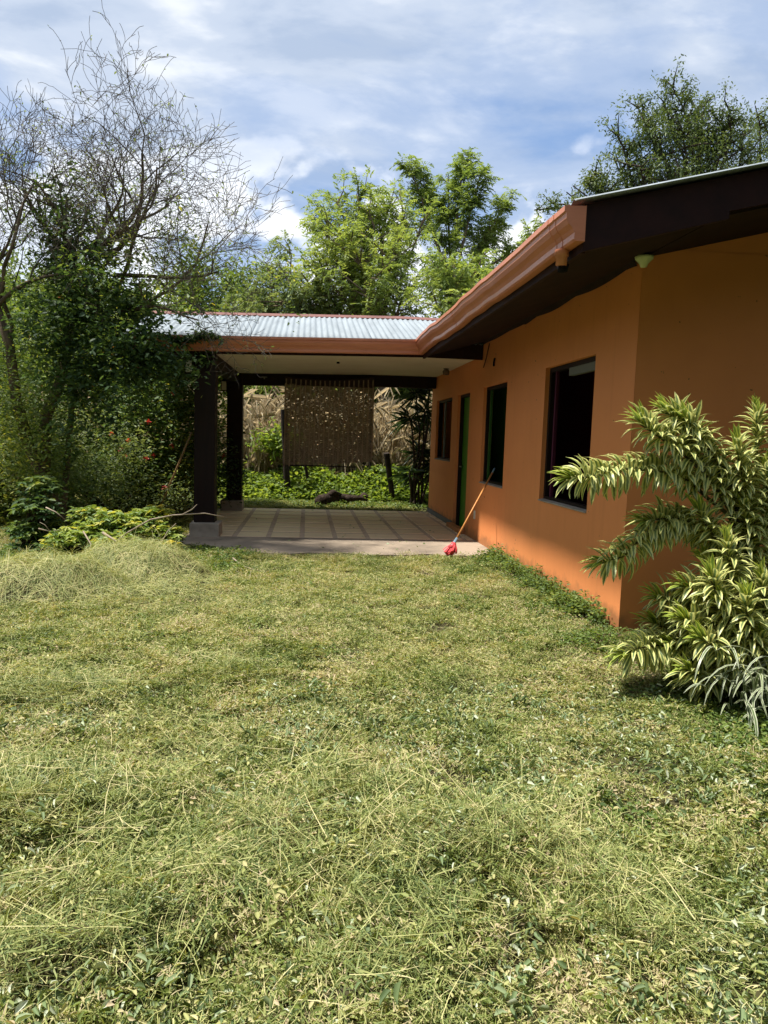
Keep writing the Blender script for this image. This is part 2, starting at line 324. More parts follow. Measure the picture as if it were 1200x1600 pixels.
# ------------------------------------------------------------------ patio
patio = MB()
n = 40
pts = []
for k in range(n + 1):     # ragged front edge of the concrete
    x = -1.75 + (2.43 + 1.75) * k / n; pts.append((x, 8.62 + .05 * math.sin(x * 5) + .03 * math.sin(x * 13 + 1) + max(0, (-.6 - x)) * .75, 0))
for k in range(n):
    a, b = pts[k], pts[k + 1]
    patio.quad((a[0], a[1], -.001), (b[0], b[1], -.001), (b[0], 9.97, -.001), (a[0], 9.97, -.001))
    patio.quad((a[0], a[1], -.12), (b[0], b[1], -.12), (b[0], b[1], -.001), (a[0], a[1], -.001))
slab = patio.build('patio', M['concrete'], origin=(.4, 9, -.12)); tag(slab, kind='structure')
bed = MB().box(-1.62, 2.43, 9.97, 14.02, -.12, -.004).build('grout_bed', M['grout'], slab)
tcols = [(-1.58, -1.0)] + [(-.93 + .465 * k, -.93 + .465 * k + .395) for k in range(7)] + [(2.325, 2.405)]
proto = {}
for cix, (xa, xb) in enumerate(tcols):
    for rix in range(7):
        ya = 10.0 + .572 * rix; key = round(xb - xa, 3)
        if key not in proto:
            proto[key] = MB().box(xa, xb, ya, ya + .46, -.02, .004).build('tile', M['tile'], slab, bevel=.003); proto[key]['_x'] = xa
            first = (xa, ya); proto[key]['_f'] = first
        else:
            f = proto[key]['_f']; o = cp(proto[key], slab, (xa - f[0], ya - f[1], random.uniform(-.0015, .0015)))
for p_ in list(proto.values()):
    pass
for o in slab.children:
    for k in ('_x', '_f'):
        if k in o: del o[k]
# ------------------------------------------------------------------ house
XW = 2.43
house = thing('house', (5.4, 9.6, 0), 'single storey orange house with tiled porch, dark timber columns and copper coloured gutter', 'house')
def sag(x): return -.028 * max(0, 1.5 - x)
openings = [(5.97, 7.26, .82, 2.18, 'w'), (8.68, 9.86, .84, 2.16, 'w'), (10.70, 11.57, .02, 2.15, 'd'), (12.03, 13.48, 1.06, 2.15, 'w')]
def wall_with_holes(mb, xo, xi, ys, zs, holes):
    def solid(y, z): return not any(a < y < b and c < z < d for a, b, c, d in holes)
    for a in range(len(ys) - 1):
        for b in range(len(zs) - 1):
            y0, y1, z0, z1 = ys[a], ys[a + 1], zs[b], zs[b + 1]
            if solid((y0 + y1) / 2, (z0 + z1) / 2):
                mb.quad((xo, y1, z0), (xo, y0, z0), (xo, y0, z1), (xo, y1, z1)); mb.quad((xi, y0, z0), (xi, y1, z0), (xi, y1, z1), (xi, y0, z1))
    for a, b, c, d in holes:
        mb.quad((xo, a, c), (xo, b, c), (xi, b, c), (xi, a, c)); mb.quad((xo, a, d), (xi, a, d), (xi, b, d), (xo, b, d))
        mb.quad((xo, a, c), (xi, a, c), (xi, a, d), (xo, a, d)); mb.quad((xo, b, c), (xo, b, d), (xi, b, d), (xi, b, c))
sw = MB(); holes = [o[:4] for o in openings]
ys = sorted({5.2, 14.0, *[h[0] for h in holes], *[h[1] for h in holes]}); zs = sorted({-.3, 2.86, *[h[2] for h in holes], *[h[3] for h in holes]})
wall_with_holes(sw, XW, XW + .14, ys, zs, holes)
side = sw.build('side_wall', M['wall'], house)
gw = MB(); gw.hexa([(XW, 5.197, -.3), (8.4, 5.197, -.3), (8.4, 5.34, -.3), (XW + .145, 5.34, -.3)], [(XW, 5.197, 2.86), (8.4, 5.197, 2.86), (8.4, 5.34, 2.86), (XW + .145, 5.34, 2.86)])
gw.hexa([(XW, 5.203, 2.86), (8.4, 5.203, 2.86), (8.4, 5.34, 2.86), (XW, 5.34, 2.86)], [(5.3, 5.203, 3.5), (5.5, 5.203, 3.5), (5.5, 5.34, 3.5), (5.3, 5.34, 3.5)])
gw.build('gable_wall', M['wall'], house)
MB().box(XW + .14, 8.4, 13.86, 14.0, -.3, 2.86).box(8.4, 8.54, 5.2, 14.0, -.3, 2.86).build('back_wall', M['wall'], house)
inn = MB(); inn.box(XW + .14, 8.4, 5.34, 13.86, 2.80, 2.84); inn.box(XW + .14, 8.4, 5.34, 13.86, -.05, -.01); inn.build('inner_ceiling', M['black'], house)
MB().box(XW + .14, 8.4, 7.9, 8.0, 0, 2.8).box(XW + .145, XW + .16, 5.36, 5.9, 0, 2.8).build('inner_wall', M['plum'], house)
MB().box(XW + .14, 8.4, 10.1, 10.2, 0, 2.8).build('inner_wall', M['greenwall'], house)
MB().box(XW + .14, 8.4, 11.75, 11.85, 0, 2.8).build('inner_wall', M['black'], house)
for k, (a, b, c, d, kind) in enumerate(openings):
    fr = MB(); x0, x1 = XW + .045, XW + .115; t_ = .045
    fr.box(x0, x1, a, a + t_, c, d); fr.box(x0, x1, b - t_, b, c, d); fr.box(x0, x1, a + t_, b - t_, d - t_, d)
    if kind == 'w':
        fr.box(x0, x1, a + t_, b - t_, c, c + t_)
        win = fr.build('window', M['dark_wood'], house, bevel=.003)
        mu = MB(); yy = b - .16 if k < 3 else b - .5
        mu.box(x0 + .02, x1 - .02, yy, yy + .035, c + t_, d - t_); mu.build('mullion', [M['plum'], M['greenwall'], None, M['alu']][k] or M['alu'], win)
        MB().hexa([(XW - .012, a, c - .004), (XW + .044, a, c - .004), (XW + .044, b, c - .004), (XW - .012, b, c - .004)], [(XW - .012, a, c + .008), (XW + .044, a, c + .018), (XW + .044, b, c + .018), (XW - .012, b, c + .008)]).build('sill', M['plinth'], win)
        if k == 0: MB().box(XW + .05, XW + .10, a + .05, a + .75, d - .12, d - .047).build('lintel_highlight', M['skirting'], win)  # grey bar standing in for the highlight on the lintel
    else:
        dr = MB().box(XW + .10, XW + .135, a + t_, b - t_, c + .01, d - t_).build('door', M['green_door'], house)
        f2 = fr.build('door_frame', M['dark_wood'], house, bevel=.003)
        MB().tube([(XW + .10, b - .12, 1.0), (XW + .055, b - .12, 1.0), (XW + .055, b - .22, 1.0)], .010, 8).build('handle', M['alu'], dr, True)
        MB().box(XW - .10, XW - .001, a - .05, b + .05, -.0, .07).build('door_step', M['wall'], house, bevel=.006)
MB().box(XW - .022, XW - .001, 11.63, 14.0, .0, .085).build('skirting', M['skirting'], house, bevel=.003)
for (y_, z_, s_) in ((10.02, .30, .05), ):
    ou = MB().box(XW - .012, XW - .0005, y_, y_ + .075, z_, z_ + .12).build('wall_outlet', M['white'], house, bevel=.003)
# --- porch columns
for (y0, yp) in ((10.0, 9.88), (13.5, 13.40)):
    dx = 0 if y0 < 12 else .055
    cc = MB().box(-1.52 + dx, -1.24 + dx, y0, y0 + .28, .17, 2.56 + sag(-1.4)).build('column', M['dark_wood'], house, bevel=.008)
    MB().box(-1.56, -1.16, yp, yp + .40, -.08, .185).build('plinth', M['plinth'], cc, bevel=.012)
# --- porch beams, fascia, ceiling
def slopebox(mb, xa, xb, y0, y1, z0, z1, n=6):
    for k in range(n):
        a = xa + (xb - xa) * k / n; b = xa + (xb - xa) * (k + 1) / n; sa, sb = sag(a), sag(b)
        mb.hexa([(a, y0, z0 + sa), (b, y0, z0 + sb), (b, y1, z0 + sb), (a, y1, z0 + sa)], [(a, y0, z1 + sa), (b, y0, z1 + sb), (b, y1, z1 + sb), (a, y1, z1 + sa)])
    return mb
slopebox(MB(), -2.42, 2.42, 9.965, 9.995, 2.545, 2.76).build('fascia', M['fascia'], house)
slopebox(MB(), -1.50, 2.42, 13.56, 13.72, 2.385, 2.60).build('beam', M['dark_wood'], house, bevel=.005)
MB().hexa([(-1.48, 10.28, 2.36), (-1.30, 10.28, 2.36), (-1.25, 13.5, 2.36), (-1.43, 13.5, 2.36)], [(-1.48, 10.28, 2.53), (-1.30, 10.28, 2.53), (-1.25, 13.5, 2.53), (-1.43, 13.5, 2.53)]).build('beam', M['dark_wood'], house)
slopebox(MB(), -1.30, 2.42, 10.0, 13.95, 2.60, 2.615).build('ceiling', M['ceiling'], house)
slopebox(MB(), -2.40, -1.305, 10.0, 14.0, 2.60, 2.615).build('soffit', M['soffit'], house)
# --- corrugated porch roof
def wave(p): return .010 * math.cos(2 * math.pi * p / .083)
def zporch(y): return 2.735 + (y - 9.85) * .30 if y <= 12.1 else 2.735 + 2.25 * .30 - (y - 12.1) * .30
rv = []; rf = []; xs = np.arange(-2.5, 4.3, .083 / 6); ysr = [9.86, 10.6, 11.35, 12.1, 12.8, 13.6, 14.35]
def porch_sheet(x0, x1, ylist, dz):
    """one sheet of corrugated iron"""
    xs = np.arange(x0, x1 + .001, .083 / 6); mb = MB(); base = 0
    for y in ylist:
        for x in xs: mb.v.append((x, y, zporch(y) + wave(x) + sag(x) + dz))
    nxx = len(xs)
    for j in range(len(ylist) - 1):
        for k in range(nxx - 1): mb.f.append((j * nxx + k, j * nxx + k + 1, (j + 1) * nxx + k + 1, (j + 1) * nxx + k)); mb.m.append(0)
    return mb
roofempty = None
k = 0; x = -2.49
while x < 4.2:
    x1 = x + .083 * 10
    for yl in ([9.86, 10.6, 11.35, 12.1], [12.1, 12.8, 13.6, 14.35]):
        sh = porch_sheet(x, x1 + .0415, yl, .004 * (k % 2)).build('roof_sheet', M['zinc'], house, True)
        so_ = sh.modifiers.new('thick', 'SOLIDIFY'); so_.thickness = .002
    x = x1; k += 1
rc = MB()
for k in range(68):
    a = -2.5 + .1 * k; b = a + .1
    for (ya, za, yb, zb) in ((11.97, zporch(11.97) + .014, 12.1, zporch(12.1) + .035), (12.1, zporch(12.1) + .035, 12.23, zporch(11.97) + .014)):
        rc.quad((a, ya, za + sag(a)), (b, ya, za + sag(b)), (b, yb, zb + sag(b)), (a, yb, zb + sag(a)))
rc.build('ridge_cap', M['ridge'], house).modifiers.new('thick', 'SOLIDIFY').thickness = .02
# left verge and gable closing board of the porch
vb = MB(); vb.hexa([(-2.45, 9.97, 2.50), (-2.42, 9.97, 2.50), (-2.42, 12.1, 2.50), (-2.45, 12.1, 2.50)], [(-2.45, 9.97, zporch(9.97) - .13), (-2.42, 9.97, zporch(9.97) - .13), (-2.42, 12.1, zporch(12.1) - .13), (-2.45, 12.1, zporch(12.1) - .13)])
vb.hexa([(-2.45, 12.1, 2.50), (-2.42, 12.1, 2.50), (-2.42, 14.3, 2.50), (-2.45, 14.3, 2.50)], [(-2.45, 12.1, zporch(12.1) - .13), (-2.42, 12.1, zporch(12.1) - .13), (-2.42, 14.3, 2.52), (-2.45, 14.3, 2.52)])
vb.build('verge_board', M['fascia'], house)
# --- main roof
Z0, SL = 2.80, .25
def zmain(x): return Z0 + SL * (x - 1.5) if x < 5.4 else Z0 + SL * 3.9 - SL * (x - 5.4)
def xstart(y):
    if y <= 9.9 or y >= 14.3: return 1.5
    return min(5.35, 1.5 + max(0, (zporch(y) - Z0 - .02) / SL))
y = 4.10; k = 0
while y < 14.9:
    mb = MB(); yy = np.arange(y, y + .83 + .042, .083 / 6); st = 5; cols_ = []
    for yv in yy:
        a = xstart(yv)
        for s_ in range(st + 1):
            xx = a + (5.4 - a) * s_ / st; mb.v.append((xx, yv, zmain(xx) + wave(yv) + .004 * (k % 2)))
    for j in range(len(yy) - 1):
        for s_ in range(st): b_ = j * (st + 1) + s_; mb.f.append((b_, b_ + 1, b_ + st + 2, b_ + st + 1)); mb.m.append(0)
    sh = mb.build('roof_sheet', M['zinc'], house, True); mo = sh.modifiers.new('thick', 'SOLIDIFY'); mo.thickness = .003
    y += .83; k += 1
MB().hexa([(5.4, 4.1, zmain(5.4)), (9.3, 4.1, zmain(9.3)), (9.3, 14.9, zmain(9.3)), (5.4, 14.9, zmain(5.4))], [(5.4, 4.1, zmain(5.4) + .01), (9.3, 4.1, zmain(9.3) + .01), (9.3, 14.9, zmain(9.3) + .01), (5.4, 14.9, zmain(5.4) + .01)]).build('roof_slope', M['zinc'], house)
# rake fascia at the gable end: deep board, shallower beyond the wall line
rk = MB()
def rake(xa, xb, lo_a, lo_b):
    rk.hexa([(xa, 4.16, lo_a), (xb, 4.16, lo_b), (xb, 4.20, lo_b), (xa, 4.20, lo_a)], [(xa, 4.16, zmain(xa) - .03), (xb, 4.16, zmain(xb) - .03), (xb, 4.20, zmain(xb) - .03), (xa, 4.20, zmain(xa) - .03)])
rake(1.575, 2.46, 2.525, 2.525 + .885 * .27); rake(2.46, 5.4, 2.525 + .885 * .27 + .045, zmain(5.4) - .24)
rk.hexa([(5.4, 4.16, zmain(5.4) - .24), (9.3, 4.16, zmain(9.3) - .24), (9.3, 4.20, zmain(9.3) - .24), (5.4, 4.20, zmain(5.4) - .24)], [(5.4, 4.16, zmain(5.4) - .03), (9.3, 4.16, zmain(9.3) - .03), (9.3, 4.20, zmain(9.3) - .03), (5.4, 4.20, zmain(5.4) - .03)])
rk.build('rake_fascia', M['fascia'], house)
MB().box(1.575, 1.605, 4.20, 9.965, 2.525, 2.775).build('fascia', M['fascia'], house)
sf = MB(); sf.hexa([(1.605, 4.20, 2.55), (XW, 4.20, 2.79), (XW, 9.96, 2.79), (1.605, 9.96, 2.55)], [(1.605, 4.20, 2.565), (XW, 4.20, 2.805), (XW, 9.96, 2.805), (1.605, 9.96, 2.565)])
sf.hexa([(XW, 4.20, 2.785), (5.4, 4.20, 3.53), (5.4, 5.2, 3.53), (XW, 5.2, 2.785)], [(XW, 4.20, 2.80), (5.4, 4.20, 3.545), (5.4, 5.2, 3.545), (XW, 5.2, 2.80)])
sf.hexa([(5.4, 4.20, 3.53), (9.3, 4.2, 2.57), (9.3, 5.2, 2.57), (5.4, 5.2, 3.53)], [(5.4, 4.20, 3.545), (9.3, 4.2, 2.585), (9.3, 5.2, 2.585), (5.4, 5.2, 3.545)])
sf.build('soffit', M['soffit'], house)
# loose drooping soffit lining along the side wall
dl = MB(); npt = 50
for k in range(npt):
    y0 = 5.25 + 4.7 * k / npt; y1 = 5.25 + 4.7 * (k + 1) / npt
    d0, d1 = (.035 + .028 * abs(math.sin(q_ * 2.9)) * (1 if q_ < 8 else .4) for q_ in (y0, y1))
    dl.quad((XW - .015, y0, 2.79 - d0), (XW - .015, y1, 2.79 - d1), (XW - .05, y1, 2.785), (XW - .05, y0, 2.785))
dl.build('soffit_lining', M['soffit'], house).modifiers.new('thick', 'SOLIDIFY').thickness = .004
# --- gutter
prof = [(0, .20), (0, 0), (.055, 0), (.062, .012), (.062, .045), (.075, .07), (.098, .095), (.112, .125), (.114, .155), (.126, .162), (.126, .192), (.116, .192), (.114, .170), (.102, .160)]
def wob(s_): return .007 * math.sin(s_ * 3.1) + .005 * math.sin(s_ * 7.3 + 1) * (s_ > 5.5)
def sweep(mb, stations):
    n0 = len(mb.v); k = len(prof)
    for st in stations:
        for d, h in prof: mb.v.append(st(d, h))
    for i_ in range(len(stations) - 1):
        for j in range(k - 1): mb.f.append((n0 + i_ * k + j, n0 + i_ * k + j + 1, n0 + (i_ + 1) * k + j + 1, n0 + (i_ + 1) * k + j)); mb.m.append(0)
gz = 2.575
stations = []
for x_ in np.linspace(-2.5, 1.40, 30): stations.append(lambda d, h, x_=x_: (x_, 9.965 - d + wob(x_ + 9) * .5, gz + h + sag(x_)))
stations[-1] = lambda d, h: (1.575 - d, 9.965 - d, gz + h + sag(1.5))
yv = list(np.linspace(9.60, 4.14, 60))
for y_ in yv: stations.append(lambda d, h, y_=y_: (1.575 - d - abs(wob(y_)) * .6, y_, gz + h + wob(y_) * (1 if y_ > 6 else .5) + .022 * math.exp(-((y_ - 9.2) / .45) ** 2)))
gm = MB(); sweep(gm, stations)
gut = gm.build('gutter', M['gutter'], house, False); mo = gut.modifiers.new('thick', 'SOLIDIFY'); mo.thickness = .003; mo.offset = 0
for y_, nm in ((4.14, 'end_cap'), (14.0, None)):
    if nm:
        ec = MB(); f = [(1.572 - d * 1.03, h + gz - .002) for d, h in prof[1:11]] + [(1.572, gz + .195)]
        n0 = len(f); ec.v = [(a, 4.128, h) for a, h in f] + [(a, 4.142, h) for a, h in f]; ec.f = [tuple(range(n0)), tuple(reversed(range(n0, 2 * n0)))] + [(i_, (i_ + 1) % n0 + 0, (i_ + 1) % n0 + n0, i_ + n0) for i_ in range(n0)]; ec.m = [0] * len(ec.f)
        ec.build('end_cap', M['gutter'], gut)
for y_ in (4.32, 4.42, 7.4):      # lapped joint seams
    jm = MB(); sweep(jm, [lambda d, h, yy_=yy_: (1.575 - d - abs(wob(yy_)) * .6 - (.004 if d > .03 else 0), yy_, gz + h + wob(yy_) * (1 if yy_ > 6 else .5) - (.003 if h < .01 else 0)) for yy_ in (y_, y_ + .022)])
    jm.build('gutter_seam', M['gutter'], gut).modifiers.new('thick', 'SOLIDIFY').thickness = .004
dsp = MB(); dsp.lathe((1.52, 4.36, 2.49), [(.0, 0), (.034, 0), (.034, .05), (.042, .05), (.042, .088)], 16); dsp.build('outlet_pipe', M['gutter'], gut, True)
MB().lathe((1.545, 4.40, 2.455), [(0, 0), (.03, .005), (.037, .05), (.0, .05)], 12).build('pipe_stub', M['black'], gut, True)
# --- fixtures
def lantern(p, label):
    t_ = thing('lantern', p, label, 'lantern', 'hanging porch lanterns'); x, y, z = p; mb = MB()
    MB().tube([(x, y, z + .22), (x + .008, y, z + .12), (x, y, z + .07)], .005, 6).build('chain', M['black'], t_)
    MB().box(x - .045, x + .045, y - .045, y + .045, z - .11, z + .045).build('glass', M['lampglass'], t_, bevel=.004)
    fr = MB()
    for sx in (-1, 1):
        for sy in (-1, 1): fr.box(x + sx * .048 - .006, x + sx * .048 + .006, y + sy * .048 - .006, y + sy * .048 + .006, z - .115, z + .05)
    fr.box(x - .056, x + .056, y - .056, y + .056, z + .0501, z + .062); fr.box(x - .056, x + .056, y - .056, y + .056, z - .128, z - .1155); fr.lathe((x, y, z + .062), [(.05, 0), (.02, .03), (0, .035)], 8)
    fr.build('frame', M['black'], t_)
lantern(P(296, 569, 10.1), 'square milky glass lantern hanging left of the front dark porch column')
lantern(P(350.5, 600, 13.2), 'small square lantern hanging beside the rear porch column')
p = P(1007, 397, 5.05); p.z = 2.725
cl = thing('soffit_light', p, 'pale cone shaped lamp under the eave at the house corner', 'lamp')
MB().lathe(p, [(0, -.045), (.022, -.042), (.030, -.020), (.062, .012), (.066, .03), (.0, .035)], 20).build('shade', M['palegreen'], cl, True)
MB().lathe((p.x, p.y, p.z + .035), [(.035, 0), (.035, .03), (0, .03)], 12).build('base', M['black'], cl)
p = Vector((2.28, 11.9, 2.56)); bl_ = thing('spot_light', p, 'small dark bulb fitting on the porch ceiling near the wall', 'lamp')
MB().lathe(p, [(0, -.07), (.05, -.06), (.06, -.01), (.035, .03), (.035, .04)], 14).build('bulb', M['bark'], bl_, True)
MB().lathe((p.x, p.y, p.z + .038), [(.05, -.004), (.05, .0), (.0, .0)], 14).build('base', M['black'], bl_)
p = Vector((.45, 11.0, 2.57)); cf = thing('ceiling_fitting', p, 'bare round lamp fitting in the middle of the cream porch ceiling', 'lamp')
MB().lathe(p, [(0, -.03), (.03, -.028), (.035, 0), (.10, .006), (.10, .012)], 16).build('rose', M['ceiling'], cf, True)
MB().lathe((p.x, p.y, p.z - .03), [(0, -.03), (.025, -.025), (.02, 0.0)], 10).build('socket', M['black'], cf, True)
p = P(413, 589, 13.5); tp = MB(); tp.box(p.x - .05, p.x + .05, 13.535, 13.557, p.z - .008, p.z + .012).box(p.x - .012, p.x + .012, 13.53, 13.5345, p.z - .04, p.z + .01)
tag(tp.build('wall_hook', M['alu'], bevel=.002), 'small pale metal hook on the rear porch beam', 'hook')
wr = MB(); a = P(757, 545, 10.0); wr.tube([(XW - .01, 9.62, 2.73), (XW - .025, 9.64, 2.62), (XW - .03, 9.72, 2.50), (XW - .02, 9.86, 2.43)], .006, 6).build('loose_wire', M['black'], house)
MB().tube([(XW - .012, 9.30, 2.50), (XW - .02, 9.31, 2.44), (XW - .014, 9.33, 2.40)], .012, 6).build('wire_stub', M['black'], house)
# ------------------------------------------------------------------ cane mat blind
x0b, x1b = -.42, 1.235
mt = thing('cane_blind', (.41, 13.44, .9), 'woven cane mat blind hanging from the rear porch beam', 'blind')
def zb(x): return .865 + .10 * max(0, (x - .25)) + .02 * math.sin(x * 2)
def yb(x, z): return 13.44 + .03 * math.sin(x * 2.4 + .4) - .012 * (2.4 - z)
wv = MB(); nr = 86; ncell = 57; xs_ = np.linspace(x0b, x1b, ncell + 1)
for r in range(nr):
    for k in range(ncell):
        xa, xb = xs_[k], xs_[k + 1]; low_ = zb(xa); z0 = low_ + (2.36 - low_) * r / nr; hgt = (2.36 - low_) / nr
        if random.random() < .02 + .04 * (.25 < xa < 1.0 and 1.2 < z0 < 1.9): continue
        th = hgt * random.uniform(.86, 1.03); off = .006 if (r + k // 3) % 2 else -.006; z0 += random.uniform(-.002, .002)
        y0 = yb(xa, z0) + off
        wv.quad((xa, y0, z0), (xb, y0, z0), (xb, y0, z0 + th), (xa, y0, z0 + th))
wo_ = wv.build('cane_weave', M['reed'], mt); wo_['kind'] = 'stuff'; wo_.modifiers.new('thick', 'SOLIDIFY').thickness = .004
for k in range(19):
    x = x0b + .02 + (x1b - x0b - .04) * k / 18; zl = zb(x)
    s_ = MB(); zz_ = np.linspace(zl - .01, 2.36, 6)
    for a, b in zip(zz_[:-1], zz_[1:]): s_.hexa([(x - .011, yb(x, a) - .016, a), (x + .011, yb(x, a) - .016, a), (x + .011, yb(x, a) - .011, a), (x - .011, yb(x, a) - .011, a)], [(x - .011, yb(x, b) - .016, b), (x + .011, yb(x, b) - .016, b), (x + .011, yb(x, b) - .011, b), (x - .011, yb(x, b) - .011, b)])
    s_.build('cane_strip', M['strip'], mt)
sw_ = MB(); n = 30
for k in range(n):
    a = x0b + (x1b - x0b) * k / n; b = x0b + (x1b - x0b) * (k + 1) / n
    ta, tb = (2.545 - .055 * math.sin(math.pi * (q_ - x0b) / (x1b - x0b)) + sag(q_) for q_ in (a, b))
    sw_.quad((a, 13.425, 2.34), (b, 13.425, 2.34), (b, 13.445, tb), (a, 13.445, ta))
vl = sw_.build('folded_top', M['cloth'], mt); vl.modifiers.new('thick', 'SOLIDIFY').thickness = .006
for k in range(19):
    x = x0b + .03 + (x1b - x0b - .06) * k / 18; MB().box(x - .012, x + .012, 13.412, 13.419, 2.345, 2.50 + sag(x) - .03 * math.sin(math.pi * k / 18)).build('cane_strip', M['reed'], vl)
MB().box(x0b - .01, x1b - .3, 13.40, 13.425, .855, .875).build('bottom_rod', M['dark_wood'], mt)
# ------------------------------------------------------------------ broom and rake
def along(a, b, t_): return Vector(a) + (Vector(b) - Vector(a)) * t_
b0 = Vector((1.74, 8.42, .07)); b1 = Vector((XW - .012, 9.04, 1.07))
br = thing('broom', (1.72, 8.40, 0), 'red plastic broom with orange wooden handle leaning on the orange wall', 'broom')
MB().tube([along(b0, b1, t_) for t_ in (.13, .5, .95)], .0115, 8).build('handle', M['handle'], br, True)
MB().tube([along(b0, b1, .945), along(b0, b1, 1.0)], .0125, 8).build('grip_cap', M['blue'], br, True)
MB().tube([along(b0, b1, .06), along(b0, b1, .10), along(b0, b1, .16)], [.028, .022, .015], 10).build('ferrule', M['blue'], br, True)
hd = MB(); ax_ = (b0 - b1).normalized(); sd_ = Vector((.75, -.62, .1)).normalized(); nrm = ax_.cross(sd_)
for k in range(90):
    u = random.uniform(-1, 1); v_ = random.uniform(-1, 1); s0 = along(b0, b1, .085) + sd_ * .03 * u + nrm * .014 * v_; e = s0 + ax_ * (.15 - .05 * u * u) + sd_ * .05 * u + nrm * .03 * v_; e.z = max(e.z, .004)
    hd.tube([s0, s0.lerp(e, .5) + sd_ * .008 * u, e], [.0055, .0055, .006], 4)
hd.build('bristles', M['red'], br)
MB().tube([along(b0, b1, .10), along(b0, b1, .04)], [.03, .045], 10).build('head', M['red'], br, True)
r0 = P(247, 799, 11.3); r1 = P(299, 676, 10.35); dr_ = (r1 - r0).normalized(); rg = r0 - dr_ * ((r0.z - .02) / dr_.z)
rk_ = thing('garden_rake', (rg.x, rg.y, 0), 'long cane handled rake leaning against the left of the front column', 'rake')
MB().tube([r0 + dr_ * .06, r0.lerp(r1, .5) + Vector((.01, 0, .008)), r1], [.016, .014, .011], 8).build('handle', M['bamboo'], rk_, True)
MB().tube([r0 - dr_ * .10, r0 + dr_ * .0], .019, 8).build('red_collar', M['red'], rk_, True)
MB().tube([r0 + dr_ * .001, r0 + dr_ * .07], .0175, 8).build('white_tape', M['white'], rk_, True)
tn = MB(); tn.tube([r0 - dr_ * .10, rg + Vector((0, 0, .05))], .012, 6)
for k in range(9):
    o_ = (k - 4) * .035; tn.tube([rg + Vector((0, 0, .06)), rg + Vector((o_, -.02, .03)), rg + Vector((o_ * 1.2, -.05, .0))], .003, 4)
tn.build('tines', M['red'], rk_)
# ------------------------------------------------------------------ posts and log behind the porch
def post(a, b, r, label, k=7):
    a, b = Vector(a), Vector(b); mb = MB(); n = 6
    mb.tube([a.lerp(b, t_ / n) + Vector((random.uniform(-.008, .008), 0, 0)) for t_ in range(n + 1)], [r * random.uniform(.92, 1.08) for _ in range(n + 1)], 9)
    tag(mb.build('fence_post', M['post']), label, 'fence post', 'old posts behind the porch')
post((-.38, 15.7, 0), P(443, 640, 15.6), .07, 'thick dark post standing behind the left edge of the cane blind')
post(P(487, 786, 15.9), P(472, 700, 15.7), .035, 'thin slanting post seen under the cane blind')
post(P(613, 780, 15.5), P(604, 708, 15.3), .062, 'short dark leaning post between the cane blind and the strap leaved shrub')
post(P(577, 772, 16.4), P(580, 640, 16.4), .035, 'slim brown stake just right of the cane blind')
lg = MB(); la = G(498, 786, .08); lb = G(556, 778, .12); n = 14; pp = []; rr = []
for k in range(n + 1):
    t_ = k / n; pp.append(la.lerp(lb, t_) + Vector((0, .03 * math.sin(t_ * 7), .03 * math.sin(t_ * 5) + .03))); rr.append(.105 * (1 + .22 * math.sin(t_ * 11) + .1 * math.sin(t_ * 23)) * (1 - .3 * t_))
lg.tube(pp, rr, 12); lg.tube([pp[12] + Vector((.1, .1, -.05)), pp[12] + Vector((.3, .2, .02)), pp[12] + Vector((.48, .2, -.03))], [.05, .11, .04], 8); lg.tube([pp[2] + Vector((0, 0, .03)), pp[5] + Vector((0, -.05, .12)), pp[8] + Vector((0, 0, .08))], [.04, .07, .03], 7); lg.tube([pp[9], pp[9] + Vector((.16, -.12, .02)), pp[9] + Vector((.34, -.15, .03)), pp[9] + Vector((.5, -.1, -.02))], [.06, .07, .05, .02], 9); lg.tube([pp[4], pp[4] + Vector((-.1, -.1, .05)), pp[4] + Vector((-.25, -.16, .0))], [.07, .06, .03], 8)
tag(lg.build('log', M['log'], None, True), 'dark knotty log lying on the ground behind the porch', 'log')
# ------------------------------------------------------------------ foliage generators
def unit(a): return a / np.maximum(np.linalg.norm(a, axis=-1, keepdims=True), 1e-9)
def rdir(n, zlo=-1, zhi=1, r=rng):
    z = r.uniform(zlo, zhi, n); a = r.uniform(0, 2 * np.pi, n); s = np.sqrt(1 - z * z); return np.stack([s * np.cos(a), s * np.sin(a), z], 1)
def leaves(base, axis_, L_, W_, droop=.15, fold=.12, up=None):
    """kite shaped leaves folded on the midrib, two quads each -> verts (n*6), quads"""
    n = len(base); ax_ = unit(axis_); u = np.tile([0, 0, 1.], (n, 1)) if up is None else up
    u = u + rng.normal(0, .45, (n, 3)); s = unit(np.cross(ax_, u)); nn = np.cross(s, ax_)
    L_ = np.broadcast_to(L_, (n,))[:, None]; W_ = np.broadcast_to(W_, (n,))[:, None]
    dz = np.array([0, 0, 1.])
    b = base; t = base + ax_ * L_ - dz * L_ * droop; f1 = nn * W_ * fold; d1 = dz * L_ * droop
    l1 = base + ax_ * L_ * .30 + s * W_ * .46 + f1 - d1 * .08; l2 = base + ax_ * L_ * .68 + s * W_ * .40 + f1 * .9 - d1 * .45
    r1 = base + ax_ * L_ * .30 - s * W_ * .46 + f1 - d1 * .08; r2 = base + ax_ * L_ * .68 - s * W_ * .40 + f1 * .9 - d1 * .45
    V = np.stack([b, l1, l2, t, r2, r1], 1).reshape(-1, 3); k = np.arange(n)[:, None] * 6
    F = np.concatenate([k + [[0, 3, 2, 1]], k + [[0, 5, 4, 3]]], 1).reshape(-1, 4)
    return V, F
def clumptint(pos, f, seed, spread=.22, n=None):
    t = .5 + .42 * vnoise(pos[:, 0] + pos[:, 1] * .7, pos[:, 2] + pos[:, 1] * .3, f, seed) + rng.normal(0, spread, len(pos))
    return np.clip(t, 0, 1)
